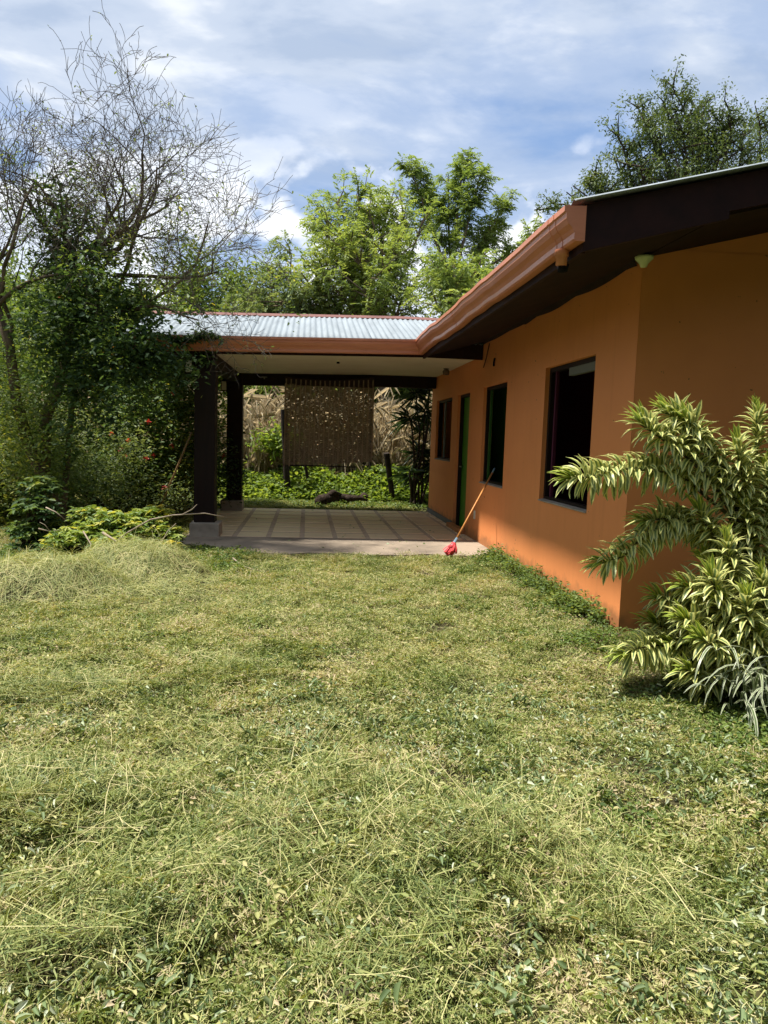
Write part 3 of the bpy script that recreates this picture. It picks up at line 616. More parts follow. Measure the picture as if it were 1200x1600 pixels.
def leafobj(name, base, axis_, L_, W_, material, parent=None, droop=.15, tint=None, fold=.12, f=2.2, seed=3, origin=None):
    V, F = leaves(base, axis_, L_, W_, droop, fold)
    if tint is None: tint = clumptint(base, f, seed)
    return link(npmesh(name, V, F, material, np.repeat(tint, 2)), name, parent, origin)
def sprays(tips, dirs, n_l, LL, leafL, leafW, spread=.9):
    """pinnate leaves: a rachis with leaflet pairs"""
    n = len(tips); d = unit(dirs); s = unit(np.cross(d, np.array([0, 0, 1.]) + rng.normal(0, .3, (n, 3))))
    B = []; A = []; T = []; t0 = clumptint(tips, 1.3, 5, .15)
    for k in range(n_l):
        t = (k + .6) / n_l
        for sg in (-1, 1):
            p = tips + d * LL[:, None] * t - np.array([0, 0, 1.]) * (LL * t * t * .35)[:, None]
            a = d * (.45 + .4 * t) + s * sg * spread + rng.normal(0, .12, (n, 3)) - np.array([0, 0, .18])
            B.append(p); A.append(a); T.append(np.clip(t0 + rng.normal(0, .1, n), 0, 1))
    B = np.concatenate(B); A = np.concatenate(A); T = np.concatenate(T); m_ = len(B)
    return B, A, rng.uniform(.8, 1.15, m_) * leafL, rng.uniform(.8, 1.15, m_) * leafW, T
def limbpath(a, b, n, wig, up=.0, r=random):
    a, b = Vector(a), Vector(b); L_ = (b - a).length; pts = []; off = Vector((0, 0, 0))
    for k in range(n + 1):
        t = k / n; off += Vector((r.uniform(-1, 1), r.uniform(-1, 1), r.uniform(-.6, .6))) * wig * L_ / n
        pts.append(a.lerp(b, t) + off * math.sin(math.pi * min(t, 1)) + Vector((0, 0, up * L_ * math.sin(math.pi * t))))
    return pts
def tree(name, label, cat, base, fork, limbs, tr, mleaf, mbark, kind='pinnate', leafL=.07, leafW=.03, group=None, density=1.0, sprL=.28, upb=0, kk=9, wig=.22):
    """limbs: (tip, radius, number of sprays, start fraction of the foliage)"""
    t_ = thing(name, base, label, cat, group); tk = MB(); br_ = MB()
    base = Vector(base); fork = Vector(fork)
    tp = limbpath(base, fork, 6, .08); tk.tube(tp, [tr * (1 - .45 * k / 6) for k in range(7)], 8)
    tips = []; dirs = []
    for (tip, R, ns, t0) in limbs:
        tip = Vector(tip); lp = limbpath(fork if random.random() < .7 or wig < .1 else tp[4], tip, 8, wig, .05); br_.tube(lp, [tr * .5 * (1 - .86 * k / 8) + .006 for k in range(9)], 6, False)
        for s_ in range(max(4, int(ns / 7))):
            f = random.uniform(t0, 1) ** .8 * 8; k = min(7, int(f)); o_ = lp[k].lerp(lp[k + 1], f - k)
            dd = Vector(rdir(1, -.35, .9)[0]); dd = (dd * (1 - upb) + (lp[k + 1] - lp[k]).normalized() * upb * 1.1).normalized(); end = o_ + dd * R * random.uniform(.35, 1.0) + Vector((0, 0, .1 * R))
            mid = o_.lerp(end, .5) + Vector(rng.normal(0, .06 * R, 3)); br_.tube([o_, mid, end], [.022 * tr / .12, .013 * tr / .12, .006], 4, False)
            m_ = max(1, int(11 * density))
            tt = rng.uniform(.25, 1.05, m_)
            for q_ in tt:
                tips.append(o_.lerp(end, q_) + Vector(rng.normal(0, .07 * R, 3))); dirs.append(np.array(dd) * .7 + rdir(1)[0] * .8)
    tk.build('trunk', mbark, t_, True); br_.build('branches', mbark, t_, True)
    tips = np.array([tuple(x) for x in tips]); dirs = np.array(dirs); n = len(tips)
    if kind == 'pinnate':
        B, A, l_, w_, T = sprays(tips, dirs, 6, rng.uniform(.7, 1.2, n) * sprL, leafL, leafW)
    else:
        k = kk; B = np.repeat(tips, k, 0) + rng.normal(0, sprL * .42, (n * k, 3)); A = np.repeat(dirs, k, 0) * .5 + rdir(n * k); l_ = rng.uniform(.7, 1.2, n * k) * leafL; w_ = l_ * leafW / leafL
        T = clumptint(B, 1.6, 9, .2)
    V, F = leaves(B, A, l_, w_, .2)
    link(npmesh('crown', V, F, mleaf, np.repeat(T, 2)), 'crown', t_)
    return t_
exec_time = None
# ------------------------------------------------------------------ trees behind the house
def PL(lst, Y):
    return [(P(x, y, Y + dy), R, ns, t0) for (x, y, dy, R, ns, t0) in lst]
tree('gliricidia_tree', 'bright feathery tree with rounded leafy crown behind the zinc roof centre', 'tree', P(600, 720, 20), P(596, 560, 20),
     PL([(550, 420, .3, 1.2, 160, .3), (590, 330, .5, 1.0, 150, .35), (480, 440, .2, 1.0, 110, .3), (560, 300, 0, .8, 170, .35), (505, 330, .5, .9, 160, .4), (525, 310, .8, .8, 90, .45), (625, 300, .6, .7, 90, .4), (470, 400, 0, .9, 110, .4), (530, 350, -.4, 1.0, 130, .35), (605, 320, .6, .9, 120, .3), (545, 380, -1, 1.1, 150, .3), (610, 390, -1.2, 1.2, 170, .25), (660, 345, 0, .8, 90, .4), (500, 420, -.6, 1.1, 130, .3), (570, 450, -1.6, 1.3, 150, .2), (640, 450, -1.2, 1.1, 130, .2), (585, 350, -.5, 1.0, 120, .3)], 20), .14, M['leaf_bright'], M['bark'], leafL=.095, leafW=.038, group='feathery trees behind the house', sprL=.36, upb=.3)
tree('gliricidia_tree', 'tall open tree with spreading upright sprays rising behind the gutter', 'tree', P(705, 700, 22), P(706, 470, 22),
     PL([(640, 262, 0, .42, 190, .22), (664, 310, .6, .4, 110, .3), (700, 275, .8, .42, 130, .25), (727, 250, .3, .45, 190, .2), (752, 268, -.4, .42, 170, .25), (790, 322, 0, .42, 170, .3), (775, 365, .5, .4, 90, .35), (820, 385, .4, .5, 70, .5), (750, 420, -.6, .8, 90, .35), (690, 420, .2, .7, 80, .4)], 22), .10, M['leaf_bright'], M['bark'], leafL=.11, leafW=.04, group='feathery trees behind the house', sprL=.34, upb=.35, wig=.07)
tree('gliricidia_tree', 'low wide feathery tree above the left end of the zinc roof', 'tree', P(430, 720, 21), P(440, 560, 21),
     PL([(420, 425, 0, .9, 110, .3), (385, 460, .6, 1.0, 110, .3), (455, 395, .5, .8, 90, .4), (480, 450, -1, 1.2, 130, .3), (440, 470, -1, 1.1, 120, .2), (360, 480, 0, .8, 60, .4), (520, 470, 0, 1.1, 100, .3), (405, 490, .5, 1.0, 90, .2)], 21), .13, M['leaf_grey'], M['bark'], leafL=.11, leafW=.045, group='feathery trees behind the house', sprL=.36)
tree('gliricidia_tree', 'short bright bushy tree just above the bend of the gutter', 'tree', P(715, 700, 17), P(715, 560, 17),
     PL([(700, 430, 0, .9, 130, .3), (740, 420, .4, .8, 110, .3), (680, 470, 0, .9, 110, .2), (730, 470, -.5, .9, 120, .2), (765, 440, .4, .7, 80, .3), (710, 405, .3, .5, 50, .5)], 17), .09, M['leaf_bright'], M['bark'], leafL=.095, leafW=.04, group='feathery trees behind the house', sprL=.3)
tree('gliricidia_tree', 'slim pale tree peeping over the middle of the copper gutter', 'tree', P(820, 700, 24), P(815, 520, 24),
     PL([(790, 400, 0, .8, 80, .3), (830, 365, 0, .7, 80, .4), (860, 350, 0, .7, 70, .4), (800, 440, 0, 1.0, 90, .2), (850, 420, 0, 1.0, 80, .2)], 24), .10, M['leaf_bright'], M['bark'], leafL=.11, leafW=.045, group='feathery trees behind the house', sprL=.34)
tree('large_tree', 'large dark fine leaved tree rising behind the main roof', 'tree', P(1090, 720, 24), P(1075, 400, 24),
     PL([(1140, 170, .2, 1.0, 130, .45), (1160, 205, .2, 1.1, 130, .4), (925, 265, .1, .9, 120, .5), (895, 290, .1, .8, 90, .5), (1130, 190, .3, 1.1, 150, .4), (1040, 170, .4, 1.0, 150, .45), (985, 225, .2, 1.1, 150, .4), (1090, 240, .2, 1.4, 170, .3), (1050, 135, 0, .75, 130, .5), (1080, 155, .8, .8, 100, .5), (995, 165, 0, .7, 100, .5), (955, 195, -.4, .8, 110, .5), (1010, 200, -1, 1.1, 160, .4), (1065, 200, -1, 1.1, 160, .4), (960, 250, .5, .9, 130, .45), (915, 285, 0, .8, 110, .5), (1000, 260, -1.2, 1.2, 170, .35), (1060, 260, -1.4, 1.3, 180, .3), (1105, 215, .4, 1.1, 150, .4), (1120, 275, -.6, 1.2, 150, .3), (935, 300, .5, .9, 110, .5), (1030, 290, 0, 1.2, 120, .2), (885, 300, .4, .6, 70, .6), (1100, 175, 0, .7, 70, .6), (860, 318, .4, .5, 50, .7), (835, 328, .4, .35, 30, .8)], 24), .20, M['leaf_olive'], M['darkbark'], 'tuft', leafL=.125, leafW=.045, sprL=.26, kk=6)
tree('large_tree', 'dark tree with open crown at the right edge behind the main roof', 'tree', P(1260, 720, 26), P(1240, 400, 26),
     PL([(1180, 165, 0, .8, 90, .55), (1195, 190, .5, 1.0, 120, .5), (1160, 220, 0, .9, 110, .5), (1150, 270, 0, 1.1, 120, .4), (1215, 170, 0, .9, 80, .5), (1200, 250, -.8, 1.3, 140, .3), (1250, 200, 0, 1.2, 120, .3), (1300, 240, 0, 1.4, 120, .3)], 26), .18, M['leaf_olive'], M['darkbark'], 'tuft', leafL=.115, leafW=.045, sprL=.28, kk=6)
for (x, y, Y, lab, mk) in ((330, 440, 27, 'rounded mid green tree far behind the bare tree', 'leaf_mid'), (180, 470, 24, 'bushy green tree behind the left hedge', 'leaf_mid'), (40, 440, 26, 'broad green tree at the far left behind the hedge', 'leaf_grey'), (-120, 430, 22, 'leafy tree left of the picture edge behind the hedge', 'leaf_mid'), (560, 500, 30, 'dense tree low behind the bright feathery tree', 'leaf_mid'), (760, 500, 30, 'dense dark tree low behind the tall open tree', 'leaf_mid'), (920, 480, 32, 'green tree hidden low behind the main roof', 'leaf_mid')):
    b_ = P(x, 690, Y); b_.z = 0
    lim = [(P(x + dx, y + dy, Y + random.uniform(-1, 1)), 1.7, 130, .3) for dx, dy in ((-60, 20), (-20, 0), (30, -6), (65, 20), (-70, 70), (0, 60), (60, 75), (-30, 110), (40, 115), (-75, 135), (75, 140))]
    tree('background_tree', lab, 'tree', b_, P(x, 620, Y), lim, .16, M[mk], M['darkbark'], 'tuft', leafL=.20, leafW=.09, group='trees in the background', density=.8, sprL=.42)
# far woodland closing the horizon
n = 26000; th = rng.uniform(-1.15, 1.15, n); R_ = rng.uniform(38, 60, n); xx = R_ * np.sin(th); yy = R_ * np.cos(th)
topz = 6.0 + 1.8 * vnoise(th * 8, th * 3, 2.3, 8) + .8 * vnoise(th * 30, th * 3, 2.3, 11); zz_ = np.clip(topz, 3, 9.5) * rng.uniform(0, 1, n) ** .6
B = np.stack([xx, yy, zz_], 1); tag(leafobj('woodland', B, rdir(n), rng.uniform(.7, 1.2, n), rng.uniform(.4, .7, n), M['leaf_mid'], f=.5), 'distant low green woodland along the horizon', 'woodland', kind='stuff')
n = 16000; th = rng.uniform(.42 * np.pi, 1.62 * np.pi, n); R_ = rng.uniform(9, 15, n); xx = R_ * np.sin(th) + 1; yy = R_ * np.cos(th) * .75 + 1
B = np.stack([xx, yy, rng.uniform(.2, 6.0, n)], 1); tag(leafobj('added_tree_belt', B, rdir(n), rng.uniform(.6, 1.0, n), rng.uniform(.35, .6, n), M['leaf_mid'], f=.5), 'added unseen trees behind the viewer that cut sky light on the gable wall', 'trees', kind='stuff')  # trees added behind the camera to block sky light from the gable wall
n = 14000; B = np.stack([rng.uniform(5.8, 9.5, n), rng.uniform(-6, 3.6, n), rng.uniform(.1, 9.5, n)], 1); tag(leafobj('added_thicket', B, rdir(n), rng.uniform(.3, .6, n), rng.uniform(.2, .35, n), M['leaf_dark'], f=1), 'added unseen tall thicket on the right that darkens the gable wall', 'thicket', kind='stuff')  # out-of-view foliage added to darken the gable while sparing the porch
# ------------------------------------------------------------------ dry corn and weeds behind the porch
n = 2100; sx = rng.uniform(-7, 6.5, n); sy = 16.7 + rng.exponential(1.5, n); sh_ = rng.uniform(1.5, 2.5, n)
B = []; A = []; Ls = []; Ws = []; T = []
V = []; F = []
for k in range(n):
    tb = rng.uniform(0, 1)
    m_ = 11; z = rng.uniform(.25, 1, m_) * sh_[k]; a = rng.uniform(0, 6.28, m_)
    B.append(np.stack([np.full(m_, sx[k]), np.full(m_, sy[k]), z], 1)); A.append(np.stack([np.cos(a) * .32, np.sin(a) * .32, rng.uniform(-1.6, 1.1, m_)], 1)); Ls.append(rng.uniform(.4, .95, m_)); Ws.append(rng.uniform(.014, .032, m_)); T.append(np.clip(tb * .6 + rng.uniform(0, .5, m_), 0, 1))
B = np.concatenate(B); A = np.concatenate(A); Ls = np.concatenate(Ls); Ws = np.concatenate(Ws); T = np.concatenate(T)
sb = np.stack([sx, sy, np.zeros(n)], 1); sa = np.stack([rng.normal(0, .06, n), rng.normal(0, .06, n), np.ones(n)], 1)
V1, F1 = leaves(B, A, Ls, Ws, .4); V2, F2 = leaves(sb, sa, sh_, .05, 0)
corn = link(npmesh('dry_corn', np.concatenate([V1, V2]), np.concatenate([F1, F2 + len(V1)]), M['straw'], np.repeat(np.concatenate([T, rng.uniform(0, .6, n)]), 2)), 'dry_corn'); tag(corn, 'stand of dry straw coloured corn behind the porch', 'corn', kind='stuff')
def weedfield(name, label, n, xr, yr, hf, mat_, lL, cat='weeds'):
    x = rng.uniform(*xr, n); y = rng.uniform(*yr, n); H = hf(x, y); z = H * rng.uniform(0, 1, n) ** .7 + height(x, y)
    B = np.stack([x, y, z], 1); l_ = rng.uniform(.6, 1.3, n) * lL
    return tag(leafobj(name, B, rdir(n, -.2, .8), l_, l_ * rng.uniform(.35, .7, n), mat_, f=2.5), label, cat, kind='stuff')
weedfield('green_weeds', 'lush bright green weeds growing behind the porch floor', 26000, (-4, 5), (15.3, 17.3), lambda x, y: (.52 + .25 * vnoise(x, y, 3, 21)) * np.clip((y - 15.1) / .9, .15, 1.3), M['leaf_weed'], .11)
weedfield('weed_edge', 'low green creeping plants along the back edge of the porch', 7000, (-3, 3), (14.1, 15.5), lambda x, y: .09 + .06 * vnoise(x, y, 6, 22), M['clover'], .05, 'ground cover')
# climbing leaves among the corn
n = 900; c0 = P(432, 690, 16.4); B = rng.normal(0, 1, (n, 3)) * [.26, .2, .17] + np.array(c0)
tag(leafobj('vine_shrub', B, rdir(n), rng.uniform(.08, .14, n), rng.uniform(.04, .07, n), M['leaf_weed']), 'small green leafy sapling in front of the dry corn', 'shrub')
n = 2000; c0 = P(455, 600, 19.5); B = rng.normal(0, 1, (n, 3)) * [.9, .4, .22] + np.array(c0) + [0, 0, .1]
bm_ = thing('overhanging_bush', P(450, 700, 19.8), 'green foliage hanging above the dry corn left of the blind', 'bush'); leafobj('crown', B, rdir(n), rng.uniform(.1, .17, n), rng.uniform(.05, .08, n), M['leaf_bright'], bm_)
MB().tube([P(450, 760, 19.8), P(455, 690, 19.7), P(450, 620, 19.5)], [.05, .04, .02], 6).build('stem', M['darkbark'], bm_)
n = 9000; B = np.stack([rng.uniform(-3, 6, n), rng.uniform(20.5, 22, n), rng.uniform(2.4, 4.3, n)], 1); tag(leafobj('hedge_mass', B, rdir(n), rng.uniform(.16, .3, n), rng.uniform(.08, .14, n), M['leaf_mid'], f=1.2), 'dark green thicket behind the dry corn field', 'thicket', kind='stuff')
# strap leaved shrub by the far end of the wall
sh = thing('strap_leaf_shrub', G(664, 800, 0) + Vector((0, .8, 0)), 'dark strap leaved shrub with many thin stems beside the far end of the orange wall', 'shrub')
bx_ = Vector((2.35, 15.1, 0))
for (x, y, Y) in ((650, 610, 15), (672, 600, 15.3), (640, 650, 14.9), (655, 700, 15.3), (670, 660, 15.4), (676, 720, 15.2), (640, 735, 15.0), (664, 640, 14.8), (662, 740, 15.3)):
    tip = P(x, y, Y); MB().tube(limbpath(bx_ + Vector((random.uniform(-.12, .12), random.uniform(-.1, .1), 0)), tip, 6, .12, .0), [.03, .027, .024, .022, .02, .018, .015], 6, False).build('stem', M['darkbark'], sh)
    n = 46; B = np.tile(np.array(tip), (n, 1)) + rng.normal(0, .02, (n, 3)) - np.array([0, 0, .14]) * rng.uniform(0, 1, (n, 1)); leafobj('leaf_rosette', B, rdir(n, -.5, .95), rng.uniform(.32, .52, n), .032, M['yucca'], sh, droop=.3)
# ------------------------------------------------------------------ the bare tree on the left
def bare_tree():
    base = Vector((-3.3, 9.85, 0)); t_ = thing('bare_tree', base, 'half bare tree with a dense net of leafless grey twigs above dark leaves', 'tree')
    tk = MB(); tw = MB(); cnt = [0]; lv = []
    r = random.Random(5)
    def grow(p, d, L_, rad_, lvl):
        n = 4 if lvl > 1 else 6; pts = [p]; dd = d.copy(); segs = []
        for k in range(n):
            dd = (dd + Vector((r.gauss(0, .22), r.gauss(0, .22), r.gauss(0, .2) + (.05 if lvl < 3 else -.02)))).normalized(); pts.append(pts[-1] + dd * L_ / n); segs.append(dd.copy())
        rs = [max(.0026, rad_ * (1 - .62 * k / n)) for k in range(n + 1)]
        (tk if rad_ > .018 else tw).tube(pts, rs, 6 if rad_ > .02 else 3, False); cnt[0] += 1
        if lvl >= 3:
            for k in range(1, n + 1):
                if r.random() < .30: lv.append((tuple(pts[k]), tuple(segs[k - 1]), .3 if pts[k].z > 3.9 else 1))
        if lvl >= 5 or L_ < .12: return
        m_ = {0: 4, 1: 5, 2: 4, 3: 4, 4: 2}[lvl]
        for j in range(m_):
            f = r.uniform(.25, 1.0) * n; k = min(n - 1, int(f)); q = pts[k].lerp(pts[k + 1], f - k)
            a = segs[k]; pr = a.orthogonal().normalized(); pr.rotate(Matrix.Rotation(r.uniform(0, 6.28), 3, a))
            nd_ = (a * r.uniform(.55, 1) + pr * r.uniform(.45, .95) + Vector((0, -.0, .12))).normalized()
            grow(q, nd_, L_ * r.uniform(.52, .74), rs[k] * r.uniform(.5, .66), lvl + 1)
    # trunks
    t1 = [base, P(80, 780, 9.85), P(62, 720, 9.8), P(50, 680, 9.8), P(58, 660, 9.8)]
    tk.tube([base, P(84, 790, 9.85), P(70, 745, 9.8), P(45, 700, 9.8)], [.13, .10, .09, .075], 9)
    tk.tube([P(45, 700, 9.8), P(25, 620, 9.7), P(15, 540, 9.6), P(-5, 480, 9.5)], [.075, .07, .06, .05], 8)
    tk.tube([P(70, 745, 9.8), P(72, 650, 9.85), P(100, 580, 9.9), P(112, 480, 9.9), P(118, 420, 9.9)], [.07, .075, .065, .055, .045], 8)
    tk.tube([base + Vector((.1, 0, 0)), P(100, 790, 9.9), P(105, 720, 9.9), P(112, 640, 9.9), P(125, 560, 9.8)], [.05, .042, .04, .036, .03], 7)
    mains = [((118, 420), (215, 230), 9.9, 9.5, .035), ((118, 420), (120, 230), 9.9, 10.2, .034), ((150, 400), (330, 260), 9.7, 9.2, .034), ((118, 420), (40, 250), 9.9, 9.8, .032), ((-5, 480), (-20, 290), 9.5, 9.3, .034), ((-5, 480), (90, 290), 9.5, 9.0, .03), ((118, 450), (290, 350), 9.7, 9.0, .028), ((190, 485), (400, 425), 9.4, 9.0, .026), ((125, 520), (195, 485), 9.8, 9.4, .034), ((112, 440), (170, 280), 9.9, 9.7, .03), ((118, 430), (250, 300), 9.8, 9.9, .028), ((-30, 500), (60, 330), 9.7, 9.4, .028), ((-5, 480), (-80, 280), 9.5, 9.5, .034), ((160, 400), (400, 265), 9.6, 9.2, .034), ((180, 430), (430, 330), 9.5, 9.1, .03), ((140, 400), (300, 220), 9.7, 9.4, .032), ((200, 485), (470, 370), 9.4, 9.1, .026), ((130, 400), (180, 165), 9.8, 9.6, .03), ((15, 540), (15, 190), 9.6, 9.4, .032), ((-5, 480), (70, 170), 9.5, 9.3, .03), ((190, 440), (430, 290), 9.5, 9.1, .026), ((-30, 480), (-60, 200), 9.6, 9.4, .03)]
    for (a, b, Ya, Yb, rr_) in mains:
        A_, B_ = P(*a, Ya), P(*b, Yb); d = (B_ - A_); L_ = d.length
        grow(A_, d.normalized(), L_ * .66, rr_, 1)
    tk.build('trunk', M['bark'], t_, True); o_ = tw.build('twigs', M['twig'], t_, False); o_['kind'] = 'stuff'
    B = np.array([l[0] for l in lv]); A = np.array([l[1] for l in lv]); n = len(B); A = A * .5 + rdir(n) * .8
    l_ = rng.uniform(.02, .045, n); 
    keep = rng.uniform(0, 1, n) < np.where(B[:, 2] > 4.6, .3, .5)
    B, A, l_ = B[keep], A[keep], l_[keep]
    leafobj('small_leaves', B, A, l_, l_ * .5, M['leaf_grey'], t_, f=3)
    # yellow green and dark leafy masses lower down: (px,py,Y, sx,sy,sz, n)
    def mass(name, lst, mm, lL, ratio=.55, droop=.2, parent=t_):
        Bs = []
        for (x, y, Y, sx, sy, sz, n) in lst:
            c = np.array(P(x, y, Y)); Bs.append(rng.normal(0, 1, (n, 3)) * [sx, sy, sz] + c)
        B = np.concatenate(Bs); n = len(B)
        # clump: draw towards random clump centres for gaps
        cc_ = B[rng.integers(0, n, max(20, n // 26))]; idx = rng.integers(0, len(cc_), n); d2 = cc_[idx] + rng.normal(0, 1, (n, 3)) * .085
        l_ = rng.uniform(.6, 1.25, n) * lL
        return leafobj(name, d2, rdir(n, -.7, .5), l_, l_ * ratio, mm, parent, droop=droop, f=2.5)
    mass('leaf_mass', [(125, 440, 9.6, .30, .25, .35, 1500), (150, 500, 9.4, .38, .3, .3, 1900), (110, 380, 9.8, .22, .2, .35, 800), (200, 545, 9.2, .35, .3, .25, 1800), (95, 520, 9.4, .35, .3, .35, 1100), (240, 560, 9.3, .22, .2, .18, 1000), (130, 600, 9.4, .25, .25, .3, 1200), (200, 470, 9.5, .25, .2, .2, 900), (105, 330, 9.9, .14, .12, .2, 300)], M['leaf_dark'], .078)
    mass('light_leaves', [(60, 480, 9.8, .6, .4, .4, 1400), (180, 330, 9.9, .35, .3, .3, 500), (260, 400, 9.4, .5, .3, .3, 900), (330, 420, 9.2, .45, .3, .16, 750), (30, 560, 9.9, .5, .4, .4, 1300), (130, 300, 10, .25, .2, .2, 260), (190, 420, 9.4, .4, .3, .3, 900), (-60, 480, 9.6, .6, .4, .5, 1500), (50, 690, 9.5, .4, .25, .3, 900), (120, 660, 9.6, .3, .2, .35, 1100), (60, 610, 9.5, .4, .3, .3, 1500), (110, 740, 9.6, .35, .2, .2, 900), (170, 600, 9.5, .3, .3, .35, 900), (20, 640, 9.4, .25, .2, .3, 900), (35, 720, 9.4, .2, .2, .22, 600), (90, 380, 9.8, .4, .3, .4, 900)], M['leaf_mid'], .055, .45)
    return t_
bare_tree()
# ------------------------------------------------------------------ left hedge, flowering bushes
def bush(name, label, cat, lst, mm, lL, ratio=.5, stems=5, flowers=0, fm='petal', group=None, clump=.11, per=22, flist=None):
    c0 = P(*lst[0][:3]); t_ = thing(name, (c0.x, c0.y, 0), label, cat, group); Bs = []
    for (x, y, Y, sx, sy, sz, n) in lst:
        c = np.array(P(x, y, Y)); q_ = rng.normal(0, 1, (n, 3)); q_ = unit(q_) * rng.uniform(.2, 1, (n, 1)) ** .5 * 1.6; b_ = q_ * [sx, sy, sz] + c; Bs.append(b_[b_[:, 2] > .03])
    B = np.concatenate(Bs); n = len(B); cc_ = B[rng.integers(0, n, max(20, n // per))]; idx = rng.integers(0, len(cc_), n); d2 = cc_[idx] + rng.normal(0, 1, (n, 3)) * clump
    d2[:, 2] = np.maximum(d2[:, 2], .03); l_ = rng.uniform(.6, 1.25, n) * lL
    leafobj('crown', d2, rdir(n, -.6, .6), l_, l_ * ratio, mm, t_, f=1.8, seed=int(c0.x * 10) % 50 + 50)
    sm = MB()
    for k in range(stems):
        e = B[rng.integers(0, n)]; sm.tube(limbpath((c0.x + random.uniform(-.25, .25), c0.y + random.uniform(-.2, .2), -.05), e, 5, .2), [.03, .025, .02, .016, .012, .006], 5, False)
    sm.build('stems', M['darkbark'], t_, True)
    fl = [P(*f) for f in (flist or [])]
    for k in range(flowers):
        e = B[rng.integers(0, n)]; fl.append(Vector((e[0], e[1] - .15, e[2])))
    for p_ in fl:
        nf_ = random.choice((4, 5, 5)); a0 = random.uniform(0, 6); nrm_ = Vector((random.uniform(-.6, .6), -1, random.uniform(-.3, .5))).normalized(); u_ = nrm_.orthogonal().normalized(); v_ = nrm_.cross(u_)
        A = np.array([tuple(u_ * math.cos(a0 + 6.283 * j / nf_) + v_ * math.sin(a0 + 6.283 * j / nf_) + nrm_ * .35) for j in range(nf_)])
        s_ = random.uniform(.045, .065); V, F = leaves(np.tile(np.array(p_), (nf_, 1)), A, s_, s_ * .85, .1)
        link(npmesh('flower', V, F, M[fm], np.full(2 * nf_, random.random())), 'flower', t_)
    return t_
bush('hibiscus_bush', 'dark green bush dotted with red flowers left of the front column', 'bush', [(245, 680, 12.2, .62, .5, .75, 8500), (215, 740, 12, .7, .5, .35, 4500), (285, 700, 12.6, .35, .4, .7, 3000), (330, 730, 13.6, .4, .35, .5, 3500)], M['leaf_dark'], .085, .5, 8, 7, flist=[(176, 677, 11.3), (200, 688, 11.3), (195, 713, 11.2), (189, 702, 11.2), (228, 716, 11.3), (268, 697, 11.6), (257, 762, 11.2), (240, 712, 11.4), (272, 614, 11.8)])
bush('hibiscus_bush', 'yellow green bush with orange blossoms behind the red flowering bush', 'bush', [(215, 600, 13.5, .9, .5, .65, 6500), (150, 620, 13.6, .8, .5, .9, 6000), (280, 570, 13.8, .6, .5, .7, 4500), (340, 610, 14.6, .25, .3, .5, 1400)], M['leaf_yellow'], .085, .5, 8, 26, 'petal_orange', flist=[(55, 518, 12.4), (50, 606, 12.4), (44, 528, 12.4), (30, 600, 12.4), (94, 516, 12.2)])
bush('hedge_bush', 'tall mid green bush behind the trunks of the bare tree', 'bush', [(90, 620, 13.2, 1.0, .6, .9, 7500), (60, 730, 12.6, 1.0, .6, .45, 4500), (90, 520, 14, 1.0, .6, .7, 4500)], M['leaf_mid'], .09, .5, 8, 12, 'petal_orange')
bush('hedge_bush', 'leafy green bush at the left edge of the lawn', 'bush', [(-40, 640, 11.5, .9, .6, .9, 7500), (-20, 760, 11, .9, .5, .4, 4500), (-80, 520, 12.5, 1.1, .6, .9, 5000)], M['leaf_mid'], .085, .5, 8)
bush('hedge_bush', 'big dark bush closing the view left of the lawn', 'bush', [(-230, 640, 11.5, 1.2, .8, 1.1, 8000), (-420, 640, 11.5, 1.4, .8, 1.3, 7000)], M['leaf_dark'], .11, .5, 8)
bush('fern_bush', 'low ferny dark green shrub under the bare tree', 'bush', [(170, 770, 11.2, .75, .4, .22, 4500), (60, 700, 10.5, .45, .3, .4, 2600), (20, 660, 10.4, .35, .3, .5, 2000), (150, 700, 10.9, .5, .35, .35, 3000)], M['leaf_grey'], .06, .35, 6)
bush('hedge_bush', 'added unseen dark shrub right of the variegated shrub that shades the gable wall', 'bush', [(1640, 830, 3.9, .55, .4, .7, 6000), (1620, 980, 3.9, .6, .4, .5, 3000)], M['leaf_dark'], .09, .5, 7)  # shrub added outside the frame to keep lawn and sky light off the gable
bush('hedge_bush', 'added unseen mid green shrub further along that shades the gable wall', 'bush', [(2050, 800, 3.8, .7, .5, .8, 6000)], M['leaf_mid'], .09, .5, 7)  # another added off-frame shrub, blocking light to the gable
# ivy creeping on the gutter
iv = []
for k in range(420):
    t = random.random(); x = 262 + 85 * t; y = 527 + random.gauss(0, 6) * (1 - .5 * t) + 6 * math.sin(t * 7); iv.append(tuple(P(x, y, 9.78 + random.uniform(-.06, .05))))
for k in range(110): iv.append(tuple(P(318 + random.gauss(0, 9), 555 + random.gauss(0, 12), 9.93 + random.uniform(-.04, .02))))
ivt = thing('creeper', P(300, 530, 9.8), 'leafy green creeper trailing over the left end of the copper gutter', 'creeper')
B = np.array(iv); n = len(B); leafobj('leaves', B, rdir(n, -.8, .4) - [0, .3, 0], rng.uniform(.045, .085, n), rng.uniform(.03, .05, n), M['leaf_dark'], ivt)
MB().tube([P(x, 530 + 4 * math.sin(x * .09), 9.80) for x in range(255, 352, 8)], .005, 5).build('stem', M['darkbark'], ivt)
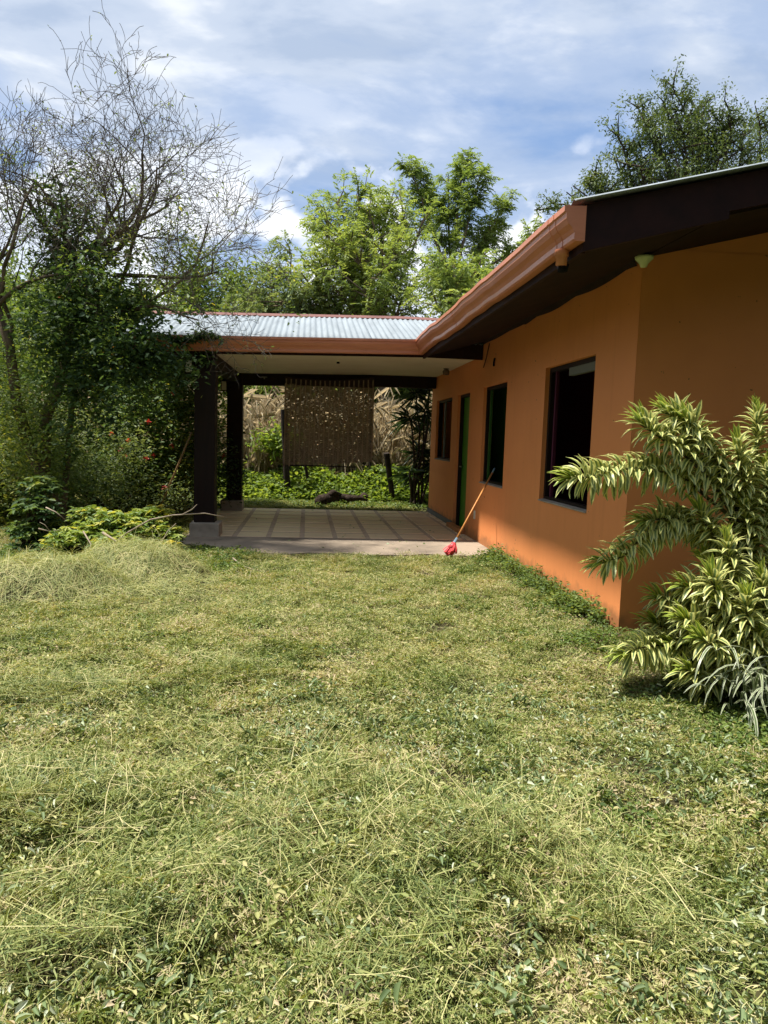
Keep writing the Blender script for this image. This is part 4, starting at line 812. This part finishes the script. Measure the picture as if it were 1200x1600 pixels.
# ------------------------------------------------------------------ clipped shrubs in front of the bare tree
def palmate(name, label, centers, mm, lL, n, per=7, r_=(.25, .2, .12), group=None, stems=6):
    c0 = Vector(centers[0]); t_ = thing(name, (c0.x, c0.y, 0), label, 'shrub', group); BB = []; AA = []; sm = MB(); TT = []
    for c in centers:
        for k in range(n):
            q_ = unit(rng.normal(0, 1, (1, 3)))[0] * rng.uniform(.5, 1) ; q_[2] = abs(q_[2]) if rng.uniform() < .75 else q_[2]; p_ = np.array(c) + q_ * np.array(r_); 
            if p_[2] < .04: continue
            a0 = rng.uniform(0, 6.28); tilt = rng.normal(0, .3, 2); tt = np.clip(rng.normal(.5 + .25 * q_[2], .22), 0, 1)
            for j in range(per): a = a0 + 6.283 * j / per; BB.append(p_); AA.append((math.cos(a), math.sin(a), rng.uniform(-.25, .45) + tilt[0] * math.cos(a))); TT.append(np.clip(tt + rng.normal(0, .06), 0, 1))
            if k % 7 == 0: sm.tube([(c[0] + rng.normal(0, .05), c[1], 0), tuple(np.array(c) * .5 + p_ * .5 - [0, 0, .05]), tuple(p_)], [.012, .009, .004], 4, False)
    B = np.array(BB); A = np.array(AA); m_ = len(B); l_ = rng.uniform(.75, 1.15, m_) * lL
    leafobj('leaves', B, A, l_, l_ * .36, mm, t_, droop=.25, tint=np.array(TT)); sm.build('stems', M['darkbark'], t_)
palmate('umbrella_shrub', 'clipped low shrub with glossy light green leaves beside the column base', [P(175, 822, 8.3), P(150, 838, 8.3), P(200, 835, 8.3), P(110, 850, 8.1), P(250, 842, 8.5), P(180, 855, 8.0), P(225, 818, 8.6), P(140, 815, 8.6)], M['leaf_bush'], .07, 150, r_=(.27, .26, .20))
palmate('umbrella_shrub', 'taller dark green shrub at the foot of the bare tree', [P(55, 800, 8.6), P(40, 840, 8.5), P(75, 830, 8.8), P(60, 770, 8.8), P(90, 860, 8.4)], M['leaf_dark'], .10, 55, r_=(.24, .25, .2))
palmate('croton_shrub', 'small yellow leaved shrub right of the clipped green shrub', [P(258, 805, 8.7), P(275, 835, 8.6), P(265, 855, 8.3), P(240, 800, 8.8)], leafmat('yellow shrub leaf', [(0, (.10, .16, .03)), (.5, (.28, .32, .05)), (1, (.60, .50, .07))], .35), .06, 26, r_=(.13, .15, .10))
def stick(pts, r, label, name='dry_branch', m_='drystick', kids=()):
    mb = MB(); n = len(pts); mb.tube(pts, [r * (1 - .6 * k / (n - 1)) for k in range(n)], 6)
    for kd in kids: mb.tube(kd, [r * .6, r * .45, r * .25][:len(kd)], 5)
    tag(mb.build(name, M[m_], None, True), label, 'branch', 'fallen dry branches')
stick([P(200, 832, 7.9), P(235, 812, 7.9), P(270, 805, 7.9), P(320, 802, 7.9), P(352, 808, 8.0)], .012, 'long pale branch reaching across the foot of the front column', kids=([P(285, 804, 7.9), P(300, 796, 7.9), P(308, 788, 7.9)],))
stick([P(160, 832, 7.7), P(182, 846, 7.65), P(200, 856, 7.6), P(232, 860, 7.6)], .014, 'forked grey branch lying on the front of the clipped shrub', kids=([P(182, 846, 7.65), P(195, 835, 7.6), P(206, 828, 7.6)], [P(200, 856, 7.6), P(215, 850, 7.6), P(225, 852, 7.6)]))
stick([P(228, 868, 7.6), P(250, 852, 7.7), P(262, 830, 7.8), P(275, 818, 7.8)], .009, 'thin curved branch at the right side of the clipped shrub')
stick([P(130, 876, 7.5), P(150, 868, 7.5), P(185, 863, 7.5), P(205, 858, 7.6)], .011, 'straight grey stick under the clipped shrub')
stick([P(72, 793, 8.0), P(87, 800, 7.9), P(102, 812, 7.9)], .008, 'short pale stick poking out of the taller dark shrub')
stick([P(60, 826, 8.0), P(78, 830, 8.0), P(97, 828, 8.0)], .008, 'short forked stick at the foot of the bare tree', kids=([P(78, 830, 8.0), P(70, 820, 8.0), P(62, 816, 8.0)],))
stick([P(130, 830, 7.7), P(142, 850, 7.6), P(140, 868, 7.5), P(148, 882, 7.5)], .008, 'crooked upright stick in the middle of the clipped shrub')
stick([G(364, 872, .05), G(378, 884, .02), G(395, 890, .01), G(412, 893, .01)], .009, 'pale thin branch lying on the lawn before the porch', kids=([G(378, 884, .02), G(370, 889, .01)],))
stick([G(412, 893, .02), G(440, 886, .03), G(459, 880, .05)], .007, 'dark thin branch lying on the lawn before the porch', m_='darkbark')
# ------------------------------------------------------------------ variegated shrub by the gable wall
def bladegrid(L_, W_, droop, rows=4, curl=0, shape=1.0):
    """one strap leaf along +X, drooping to -Z; 3 columns"""
    V = []; E = []
    ang = .25; x = z = 0
    for r in range(rows + 1):
        t = r / rows; wd = W_ * (math.sin(math.pi * min(.98, (.10 + .88 * t) ** shape)) ** .75) * .5; wd = max(wd, .0012)
        if r == rows: wd = .0008
        for c, s in ((-1, 1), (0, 0), (1, 1)):
            V.append((x, c * wd, z + (abs(c) * wd * .35))); E.append(s)
        ang2 = .45 - droop * t; x += L_ / rows * math.cos(ang2); z += L_ / rows * math.sin(ang2)
    F = []
    for r in range(rows):
        for c in range(2): a = r * 3 + c; F.append((a, a + 1, a + 4, a + 3))
    return np.array(V), np.array(F), np.array(E, float)
LM = [(bladegrid(.170, .032, d, 5), M['varieg']) for d in (.7, 1.15, 1.6, 2.1)] + [(bladegrid(.14, .026, d, 4), M['varieg_young']) for d in (.3, .9)]
LMESH = [npmesh('leaf', v, f, m_, edge=e) for (v, f, e), m_ in LM]
def frame(d, roll=0):
    """rotation with X along d and Z as up as possible"""
    d = Vector(d).normalized(); z = Vector((0, 0, 1)); y = z.cross(d)
    if y.length < 1e-4: y = Vector((0, 1, 0))
    y.normalize(); z = d.cross(y); R_ = Matrix((d, y, z)).transposed(); return R_ @ Matrix.Rotation(roll, 3, 'X')
root = Vector((2.66, 4.0, 0)); vs = thing('variegated_shrub', root, 'green and cream striped leafy shrub in front of the shaded gable wall', 'shrub')
stems = [  # photo points from tip down the stem, depth
 ([(1040, 645), (1085, 680), (1115, 730), (1140, 775), (1165, 840)], 3.93, 26, .62),
 ([(893, 748), (940, 742), (990, 733), (1060, 745), (1105, 778), (1150, 830)], 3.85, 30, 1.15),
 ([(940, 880), (975, 868), (1005, 840), (1050, 820), (1100, 835), (1150, 880)], 3.9, 30, 1.1),
 ([(1182, 650), (1182, 700), (1180, 760), (1178, 840), (1185, 930)], 3.98, 20, .75),
 ([(1196, 738), (1200, 780), (1200, 840), (1205, 920)], 3.9, 20, .7),
 ([(1136, 850), (1140, 880), (1150, 930), (1160, 1000)], 3.7, 26, .5),
 ([(1070, 918), (1095, 925), (1120, 960), (1150, 1020)], 3.75, 26, .5),
 ([(1124, 948), (1135, 975), (1150, 1010), (1160, 1060)], 3.6, 24, .5),
 ([(978, 1022), (1010, 1010), (1050, 1015), (1110, 1050)], 3.75, 30, .55),
 ([(1074, 1050), (1090, 1058), (1115, 1070), (1150, 1080)], 3.6, 20, .4),
 ([(1052, 1010), (1075, 1015), (1110, 1040), (1150, 1070)], 3.75, 20, .45),
 ([(1068, 970), (1090, 980), (1125, 1010), (1155, 1050)], 3.65, 24, .5),
 ([(1190, 908), (1195, 940), (1190, 990), (1180, 1050)], 3.65, 26, .5),
 ([(1026, 935), (1060, 945), (1100, 975), (1150, 1030)], 3.85, 26, .55),
 ([(1170, 870), (1175, 910), (1175, 970), (1175, 1040)], 3.93, 24, .6),
 ([(1100, 880), (1120, 910), (1140, 960), (1160, 1040)], 3.85, 24, .6),
 ([(1250, 700), (1250, 760), (1240, 850), (1220, 950)], 3.85, 24, .7),
 ([(1270, 850), (1260, 900), (1240, 980), (1220, 1040)], 3.9, 26, .7),
 ([(1300, 960), (1280, 1000), (1250, 1030), (1220, 1050)], 3.8, 26, .7),
 ([(1230, 1000), (1220, 1020), (1210, 1040), (1200, 1060)], 3.7, 24, .7),
 ([(1110, 905), (1125, 935), (1145, 980), (1165, 1050)], 3.6, 24, .5),
 ([(1165, 940), (1170, 975), (1175, 1010), (1180, 1050)], 3.5, 24, .5),
 ([(1095, 1000), (1115, 1010), (1140, 1035), (1165, 1070)], 3.55, 24, .5),
 ([(1020, 975), (1050, 985), (1095, 1010), (1140, 1050)], 3.9, 24, .5),
 ([(1190, 1000), (1190, 1020), (1188, 1045), (1185, 1070)], 3.5, 20, .6),
 ([(1000, 662), (1040, 690), (1090, 730), (1135, 790), (1165, 850)], 3.85, 26, .8),
 ([(1070, 660), (1100, 695), (1130, 740), (1150, 800), (1165, 860)], 3.9, 26, .8),
 ([(1150, 700), (1160, 740), (1165, 790), (1170, 870)], 3.85, 20, .8),
 ([(1010, 815), (1050, 810), (1095, 830), (1140, 880)], 3.93, 24, .8),
 ([(1090, 800), (1110, 830), (1135, 870), (1160, 930)], 3.85, 24, .8),
 ([(1165, 800), (1170, 840), (1172, 900), (1172, 980)], 3.85, 24, .7),
 ([(1130, 1020), (1140, 1035), (1155, 1050), (1170, 1070)], 3.6, 20, .6),
]
LV = []
for (pp, Y, nlv, frac) in stems:
    pts = [P(x, y, Y + .02 * k) for k, (x, y) in enumerate(pp)]; pts.append(pts[-1].lerp(root, .55)); pts.append(root + Vector((random.uniform(-.12, .12), random.uniform(-.1, .1), 0)))
    # resample smooth
    fine = []
    for k in range(len(pts) - 1):
        p0 = pts[max(0, k - 1)]; p1 = pts[k]; p2 = pts[k + 1]; p3 = pts[min(len(pts) - 1, k + 2)]
        for j in range(6):
            t = j / 6; fine.append(.5 * ((2 * p1) + (p2 - p0) * t + (2 * p0 - 5 * p1 + 4 * p2 - p3) * t * t + (3 * p1 - p0 - 3 * p2 + p3) * t ** 3))
    fine.append(pts[-1]); nS = len(fine)
    MB().tube(fine, [.0055 + .010 * k / nS for k in range(nS)], 7).build('stem', M['stem'], vs, True)
    cum_ = [0]
    for k in range(nS - 1): cum_.append(cum_[-1] + (fine[k + 1] - fine[k]).length)
    span = (pts[0] - pts[1]).length + (pts[1] - pts[2]).length + (pts[2] - pts[3]).length
    span *= min(1.25, frac + .25); nl = int(span / .0046) + 16; ga = 0
    for j in range(nl):
        s = span * (j / nl) ** 1.15; k = max(i_ for i_ in range(nS) if cum_[i_] <= s + 1e-9); k = min(k, nS - 2)
        t = (s - cum_[k]) / max(1e-6, cum_[k + 1] - cum_[k]); p_ = fine[k].lerp(fine[k + 1], min(1, t)); dirn = (fine[max(0, k - 1)] - fine[k + 1]).normalized()
        ga += 2.39996 + random.uniform(-.2, .2); a_ = dirn.orthogonal().normalized(); a_.rotate(Matrix.Rotation(ga, 3, dirn))
        open_ = min(1, .25 + s / .07 * .5)      # inner leaves point forward, older ones splay
        d_ = (dirn * (1.15 - .80 * open_) + a_ * open_ * 1.0).normalized()
        young = s < .028
        mi = random.choice((4, 5)) if young else min(3, max(0, int(1.2 + 2.2 * min(1, s / .25) + random.gauss(0, .7)) - (1 if d_.z < -.3 else 0)))
        LV.append((s * .4 + Y * .08 + random.random() * .05, mi, p_, frame(d_, random.gauss(0, .25)), random.uniform(.8, 1.15) * (.95 if s > .03 else 1)))
LV.sort(key=lambda a: a[0])
def place_leaf(me, p_, R_, s_, parent, nm='leaf'):
    o_ = bpy.data.objects.new(nm, me); col.objects.link(o_); o_.parent = parent; o_.matrix_basis = Matrix.Translation(p_ - wl(parent)) @ (R_.to_4x4()) @ Matrix.Scale(s_, 4)
for (_, mi, p_, R_, s_) in LV[:300]: place_leaf(LMESH[mi], p_, R_, s_, vs)
def joinleaves(items, protos, name, parent):
    Vs = []; Fs = []; Es = []; MI = []; off = 0
    for (_, mi, p_, R_, s_) in items:
        (v, f, e), _m = protos[mi]; Rn = np.array(R_); Vs.append(v @ Rn.T * s_ + np.array(p_)); Fs.append(f + off); Es.append(e); MI.append(np.full(len(f), 1 if mi >= 4 else 0)); off += len(v)
    o_ = link(npmesh(name, np.concatenate(Vs), np.concatenate(Fs), [protos[0][1], protos[-1][1]], edge=np.concatenate(Es), mi=np.concatenate(MI)), name, parent); o_['kind'] = 'stuff'; return o_
joinleaves(LV[300:], LM, 'leaves', vs)
# spider plant
sroot = Vector((2.46, 3.48, .0)); spp = thing('spider_plant', sroot, 'arching pale striped grassy plant below the variegated shrub', 'plant')
SM = [npmesh('leaf', *bladegrid(l_, .017, d, 9, shape=.8)[:2], M['spider'], edge=bladegrid(l_, .017, d, 9)[2]) for l_, d in ((.42, 2.3), (.36, 2.0), (.48, 2.7), (.30, 1.7), (.52, 2.9))]
for k in range(190):
    a = random.uniform(0, 6.283); el = random.uniform(.2, 1.2); d_ = Vector((math.cos(a) * math.cos(el), math.sin(a) * math.cos(el), math.sin(el)))
    place_leaf(random.choice(SM), sroot + Vector((random.gauss(0, .11), random.gauss(0, .08), random.uniform(0, .22))), frame(d_, random.gauss(0, .2)), random.uniform(.7, 1.1), spp)
# ------------------------------------------------------------------ lawn: clippings and blades scattered over the ground
pc = bpy.data.collections.new('turf_prototypes')
def proto_mesh(name, V, F, T, m_):
    me = npmesh(name, V, F, m_, T); o_ = bpy.data.objects.new(name, me); pc.objects.link(o_)
def strands(n, R_, l0, l1, w0, w1, z0, z1, pitch, bend=.12, segs=3, cl=0):
    """curved thin strands lying or standing"""
    a = rng.uniform(0, 6.283, n); r = R_ * np.sqrt(rng.uniform(0, 1, n)); b = rng.uniform(0, 6.283, n); p = np.stack([r * np.cos(b), r * np.sin(b), rng.uniform(z0, z1, n)], 1)
    if cl:
        cc = p[rng.integers(0, n, max(6, n // cl))].copy(); p[:, :2] = cc[rng.integers(0, len(cc), n)][:, :2] + rng.normal(0, .011, (n, 2))
    p[:, 2] += .008 * vnoise(p[:, 0], p[:, 1], 45, 3)
    L_ = rng.uniform(l0, l1, n); W_ = rng.uniform(w0, w1, n); el = rng.normal(pitch[0], pitch[1], n); cur = rng.normal(0, bend, n); dv = rng.normal(0, bend, n)
    pts = [p]; 
    for k in range(segs):
        h = a + cur * k; e = el - (k * .25 + dv * .3) * (el > .15) ; d = np.stack([np.cos(h) * np.cos(e), np.sin(h) * np.cos(e), np.sin(e)], 1); q = pts[-1] + d * (L_ / segs)[:, None]; q[:, 2] = np.maximum(q[:, 2], .0); pts.append(q)
    s = np.stack([-np.sin(a), np.cos(a), rng.normal(0, .5, n)], 1); s = unit(s)
    V = []
    for k, q in enumerate(pts):
        wd = W_ * (1 - .55 * k / segs) / 2
        V += [q - s * wd[:, None], q + s * wd[:, None]]
    m_ = len(V); V = np.stack(V, 1).reshape(-1, 3); base = np.arange(n)[:, None] * m_
    F = np.concatenate([base + [[2 * k, 2 * k + 1, 2 * k + 3, 2 * k + 2]] for k in range(segs)], 1).reshape(-1, 4)
    return V, F, segs
def cat(parts):
    V = []; F = []; T = []; off = 0
    for v, f, t in parts: V.append(v); F.append(f + off); T.append(t); off += len(v)
    return np.concatenate(V), np.concatenate(F), np.concatenate(T)
def sp_(n, *a, tint=(.5, .25), **k):
    V, F, s = strands(n, *a, **k); return V, F, np.repeat(np.clip(rng.normal(tint[0], tint[1], n), 0, 1), s)
def lp_(n, R_, l0, l1, ratio, z0, z1, tint, zd=(-.1, .5), droop=.2, fold=.3):
    a = rng.uniform(0, 6.283, n); r = R_ * np.sqrt(rng.uniform(0, 1, n)); p = np.stack([r * np.cos(a), r * np.sin(a), rng.uniform(z0, z1, n)], 1); l_ = rng.uniform(l0, l1, n)
    V, F = leaves(p, rdir(n, *zd), l_, l_ * ratio, droop, fold); return V, F, np.repeat(np.clip(rng.normal(tint[0], tint[1], n), 0, 1), 2)
for k in range(5):     # a: short turf in tufts
    proto_mesh('a_turf%d' % k, *cat([sp_(300, .2, .015, .04, .0026, .005, -.004, .012, (.75, .35), segs=2, tint=(.40, .22), cl=11), sp_(200, .2, .012, .035, .0025, .0045, .0, .022, (.2, .4), segs=2, tint=(.70, .22), cl=7), lp_(110, .2, .012, .028, .45, .0, .024, (.45, .3))]), M['turf'])
for k in range(3):     # b: clippings
    proto_mesh('b_clip%d' % k, *cat([sp_(130, .2, .02, .07, .0018, .0036, .004, .03, (.1, .3), segs=2, tint=(.62, .28)), lp_(60, .2, .012, .03, .36, .004, .03, (.5, .3))]), M['hay'])
for k in range(3):     # c: long hay
    proto_mesh('c_hay%d' % k, *cat([sp_(15, .22, .10, .30, .0018, .0036, .01, .045, (.05, .14), segs=4, tint=(.68, .22), bend=.08), sp_(150, .18, .025, .08, .0028, .006, .0, .04, (.3, .45), segs=3, tint=(.30, .25), cl=9)]), M['hay'])
for k in range(3):     # d: wilted leaves
    proto_mesh('d_leaf%d' % k, *cat([lp_(30, .14, .015, .042, .42, .008, .05, (.5, .3), (-.5, .7), .35, .6)]), M['litter'])
for k in range(3):     # e: clover like ground cover
    proto_mesh('e_clov%d' % k, *cat([lp_(150, .17, .014, .034, .75, .008, .055, (.5, .25), (-.1, .4), .1)]), M['clover'])
IDX = {'a': (0, 5), 'b': (5, 8), 'c': (8, 11), 'd': (11, 14), 'e': (14, 17)}
def inlawn(x, y):
    ok = ~((x > -1.75) & (y > 8.66 + np.maximum(0, -.6 - x) * .75) & (y < 14.05) & (x < 2.5)) & ~((x > 2.40) & (y > 5.15))
    return ok
PT = []
def scat(kind, n, xr, yr, dens=None, sc_=(.8, 1.2), tilt=.12, flat=None):
    x = rng.uniform(*xr, n); y = rng.uniform(*yr, n); keep = inlawn(x, y)
    if dens is not None: keep &= rng.uniform(0, 1, n) < dens(x, y)
    x, y = x[keep], y[keep]; n = len(x); lo, hi = IDX[kind]
    z = height(x, y); s = rng.uniform(*sc_, n)
    edge_m = (((y > 8.45 + np.maximum(0, -.6 - x) * .75) & (y < 9.2)) | (x > 2.2)) & (kind != 'e'); s = np.where(edge_m, s * .55, s)
    PT.append((np.stack([x, y, z], 1), np.stack([rng.normal(0, tilt, n), rng.normal(0, tilt, n), rng.uniform(0, 6.28, n)], 1), s, rng.integers(lo, hi, n)))
fn = lambda sd, f=2.0: (lambda x, y: vnoise(x, y, f, sd))
scat('a', 9000, (-7, 3.2), (.7, 14), lambda x, y: np.clip(1.0 + .35 * fn(30, 9)(x, y) - np.maximum(0, y - 8) * .12, 0, 1), (.7, 1.25), .16)
scat('a', 3000, (-12, -2), (8, 22)); scat('a', 2600, (-4, 4.5), (14, 17)); scat('a', 1500, (2, 9), (-1, 5.2))
scat('b', 5200, (-7, 2.6), (.7, 8.8), lambda x, y: np.clip(.32 + .8 * fn(31, 4)(x, y) - np.clip((x - 1.0) / 1.2, 0, .5), 0, 1), (.7, 1.1), .2)
scat('c', 5200, (-3, 2.2), (.9, 4.4), lambda x, y: np.clip(heaps(x, y) * 18 - .15, 0, 1), (.6, 1.05), .3)
scat('c', 1200, (-3, 2.2), (.9, 3.4), lambda x, y: np.clip(.22 + .9 * fn(33, 4.5)(x, y) - np.clip((x - .2) * .35, 0, .4), 0, 1), (.6, 1.0), .2)
scat('c', 500, (-5, -.6), (4.2, 8), lambda x, y: np.clip(.1 + .9 * fn(35, 3)(x, y), 0, 1), (.45, .7), .15)
scat('d', 2300, (-2.5, 2.6), (1, 3.8), lambda x, y: np.clip(.30 + 1.2 * fn(36, 4)(x, y) + .22 * (x > -.1), 0, 1), (.7, 1.1), .3)
scat('d', 700, (-4, 2.4), (3.5, 7), lambda x, y: np.clip(.1 + .5 * fn(37, 3)(x, y), 0, 1), (.5, .9), .3)
scat('e', 2600, (.6, 3.6), (1.5, 8.3), lambda x, y: np.clip((x - 1.5) * .45 + .6 * fn(38, 4)(x, y) + .5 * (x > 1.9) * (y < 4.0), 0, .8), (.5, .95))
scat('e', 900, (-3.4, -.6), (7, 9.5), lambda x, y: np.clip(.4 + .8 * fn(39, 3)(x, y), 0, 1), (.7, 1.2))
scat('e', 1500, (-6, 1), (2.5, 8), lambda x, y: np.clip(.12 + .8 * fn(40, 2)(x, y), 0, 1), (.5, .8))
def gn_scatter(name, PTS, coll, label, cat_):
    Pn = np.concatenate([p[0] for p in PTS]); Rn = np.concatenate([p[1] for p in PTS]); Sn = np.concatenate([p[2] for p in PTS]); In = np.concatenate([p[3] for p in PTS])
    me = bpy.data.meshes.new(name); me.vertices.add(len(Pn)); me.vertices.foreach_set('co', Pn.astype(np.float32).ravel())
    a = me.attributes.new('rot', 'FLOAT_VECTOR', 'POINT'); a.data.foreach_set('vector', Rn.astype(np.float32).ravel())
    a = me.attributes.new('scl', 'FLOAT', 'POINT'); a.data.foreach_set('value', Sn.astype(np.float32))
    a = me.attributes.new('pick', 'INT', 'POINT'); a.data.foreach_set('value', In.astype(np.int32))
    o_ = bpy.data.objects.new(name, me); col.objects.link(o_)
    ng = bpy.data.node_groups.new(name, 'GeometryNodeTree'); ng.interface.new_socket('Geometry', in_out='INPUT', socket_type='NodeSocketGeometry'); ng.interface.new_socket('Geometry', in_out='OUTPUT', socket_type='NodeSocketGeometry')
    gi = ng.nodes.new('NodeGroupInput'); go = ng.nodes.new('NodeGroupOutput'); ip = ng.nodes.new('GeometryNodeInstanceOnPoints'); ci = ng.nodes.new('GeometryNodeCollectionInfo')
    ci.inputs['Collection'].default_value = coll; ci.inputs['Separate Children'].default_value = True; ci.inputs['Reset Children'].default_value = True
    def na(nm, dt): q_ = ng.nodes.new('GeometryNodeInputNamedAttribute'); q_.data_type = dt; q_.inputs['Name'].default_value = nm; return q_.outputs['Attribute']
    l_ = ng.links.new; l_(gi.outputs[0], ip.inputs['Points']); l_(ci.outputs[0], ip.inputs['Instance']); ip.inputs['Pick Instance'].default_value = True
    l_(na('pick', 'INT'), ip.inputs['Instance Index']); l_(na('rot', 'FLOAT_VECTOR'), ip.inputs['Rotation']); l_(na('scl', 'FLOAT'), ip.inputs['Scale']); l_(ip.outputs[0], go.inputs[0])
    md = o_.modifiers.new('scatter', 'NODES'); md.node_group = ng
    return tag(o_, label, cat_, kind='stuff')
gn_scatter('lawn_grass', PT, pc, 'freshly mown lawn covered with cut grass and wilted leaves', 'grass')
# pile of cut grass
def pileh(x, y):
    a = .31 * np.exp(-(((x + 1.60) / .62) ** 2 + ((y - 7.0) / .50) ** 2) ** 2); b = .29 * np.exp(-(((x + 2.25) / .62) ** 2 + ((y - 6.35) / .42) ** 2) ** 2); c = .07 * np.exp(-(((x + 1.2) / .6) ** 2 + ((y - 6.4) / .6) ** 2)); a = np.maximum(a, b); b = .05 * vnoise(x, y, 13, 47) * (a > .05)
    return a + b + c + .012 * vnoise(x, y, 14, 44)
pl = thing('grass_pile', (-1.95, 6.75, 0), 'heap of raked cut grass in front of the clipped shrub', 'grass pile')
gx = np.linspace(-3.3, -.4, 50); gy = np.linspace(5.4, 8.1, 50); X, Y = np.meshgrid(gx, gy); Z = height(X, Y) - .03 + pileh(X, Y); V = np.stack([X, Y, Z], -1).reshape(-1, 3)
i = np.arange(49 * 49); r_, c_ = i // 49, i % 49; q = r_ * 50 + c_; core = link(npmesh('core', V, np.stack([q, q + 1, q + 51, q + 50], 1), M['ground']), 'core', pl)
n = 26000; V, F, s_ = strands(n, 1, .05, .24, .0022, .0045, -.005, .04, (.05, .4), segs=3)
x = -1.9 + rng.normal(0, .55, n); y = 6.75 + rng.normal(0, .48, n); hh = height(x, y) - .015 + pileh(x, y); keep = (pileh(x, y) > .012)
V = V.reshape(n, -1, 3); V = V - V[:, :1] * [1, 1, 0]; dx = V[:, :, 0]; dy = V[:, :, 1]
V[:, :, 0] += x[:, None]; V[:, :, 1] += y[:, None]; V[:, :, 2] += height(V[:, :, 0], V[:, :, 1]) - .015 + pileh(V[:, :, 0], V[:, :, 1]); V = V[keep]; k = len(V); m_ = V.shape[1]
F = (np.arange(k)[:, None] * m_ + np.array([[0, 1, 3, 2, 2, 3, 5, 4, 4, 5, 7, 6]])).reshape(-1, 4)
st_ = link(npmesh('strands', V.reshape(-1, 3), F, M['hay'], np.repeat(np.clip(rng.normal(.58, .28, k), 0, 1), 3)), 'strands', pl); st_['kind'] = 'stuff'
# dry brown leaf mulch under the shrub and on the soil by the wall
n = 2600; x = np.concatenate([rng.normal(2.05, .22, 1500), rng.normal(2.15, .12, 1100)]); y = np.concatenate([rng.normal(4.25, .35, 1500), rng.uniform(4.9, 8.4, 1100)]); B = np.stack([x, y, height(x, y) + rng.uniform(.015, .035, n)], 1); l_ = rng.uniform(.012, .045, n)
mul = leafmat('dry brown mulch', [(0, (.07, .045, .03)), (.5, (.15, .10, .065)), (1, (.27, .20, .13))], .15, .7, .2)
tag(leafobj('leaf_mulch', B, rdir(n, -.3, .4), l_, l_ * .35, mul, f=8), 'dry brown leaf mulch below the variegated shrub', 'mulch', kind='stuff')
# low weeds along the wall foot, soil bank
BB = []; AA = []
for k in range(400):
    y = random.uniform(5.25, 8.6); x = XW - .05 - abs(random.gauss(0, .12)); h_ = random.uniform(.04, .17) * (1.4 if random.random() < .15 else 1); z0 = float(height(x, y))
    for j in range(int(14 + h_ * 130)):
        t = random.random(); BB.append((x + random.gauss(0, .02 + .02 * (1 - t)), y + random.gauss(0, .02 + .02 * (1 - t)), z0 + h_ * t)); AA.append((random.gauss(0, 1), random.gauss(0, 1), random.uniform(-.1, .7)))
for k in range(70):
    a = random.uniform(0, 6.28); x = 2.35 + .5 * math.cos(a) * random.random(); y = 3.75 + .45 * math.sin(a) * random.random(); z0 = float(height(x, y))
    for j in range(14): BB.append((x + random.gauss(0, .03), y + random.gauss(0, .03), z0 + random.uniform(0, .07))); AA.append((random.gauss(0, 1), random.gauss(0, 1), random.uniform(-.1, .7)))
B = np.array(BB); n = len(B); l_ = rng.uniform(.018, .045, n); tag(leafobj('wall_weeds', B, np.array(AA), l_, l_ * .5, M['leaf_mid'], f=6), 'small green weeds growing along the foot of the orange wall', 'weeds', kind='stuff')
# bits of leaf on the porch floor
n = 70; x = rng.uniform(-1.4, 2.3, n); y = rng.uniform(8.8, 13.8, n); B = np.stack([x, y, np.full(n, .008)], 1); l_ = rng.uniform(.015, .05, n)
x2 = rng.normal(2.2, .12, 40); 
tag(leafobj('leaf_litter', B, rdir(n, -.05, .15), l_, l_ * .6, M['litter'], droop=.02), 'few dry leaves scattered on the porch floor', 'leaf litter', kind='stuff')
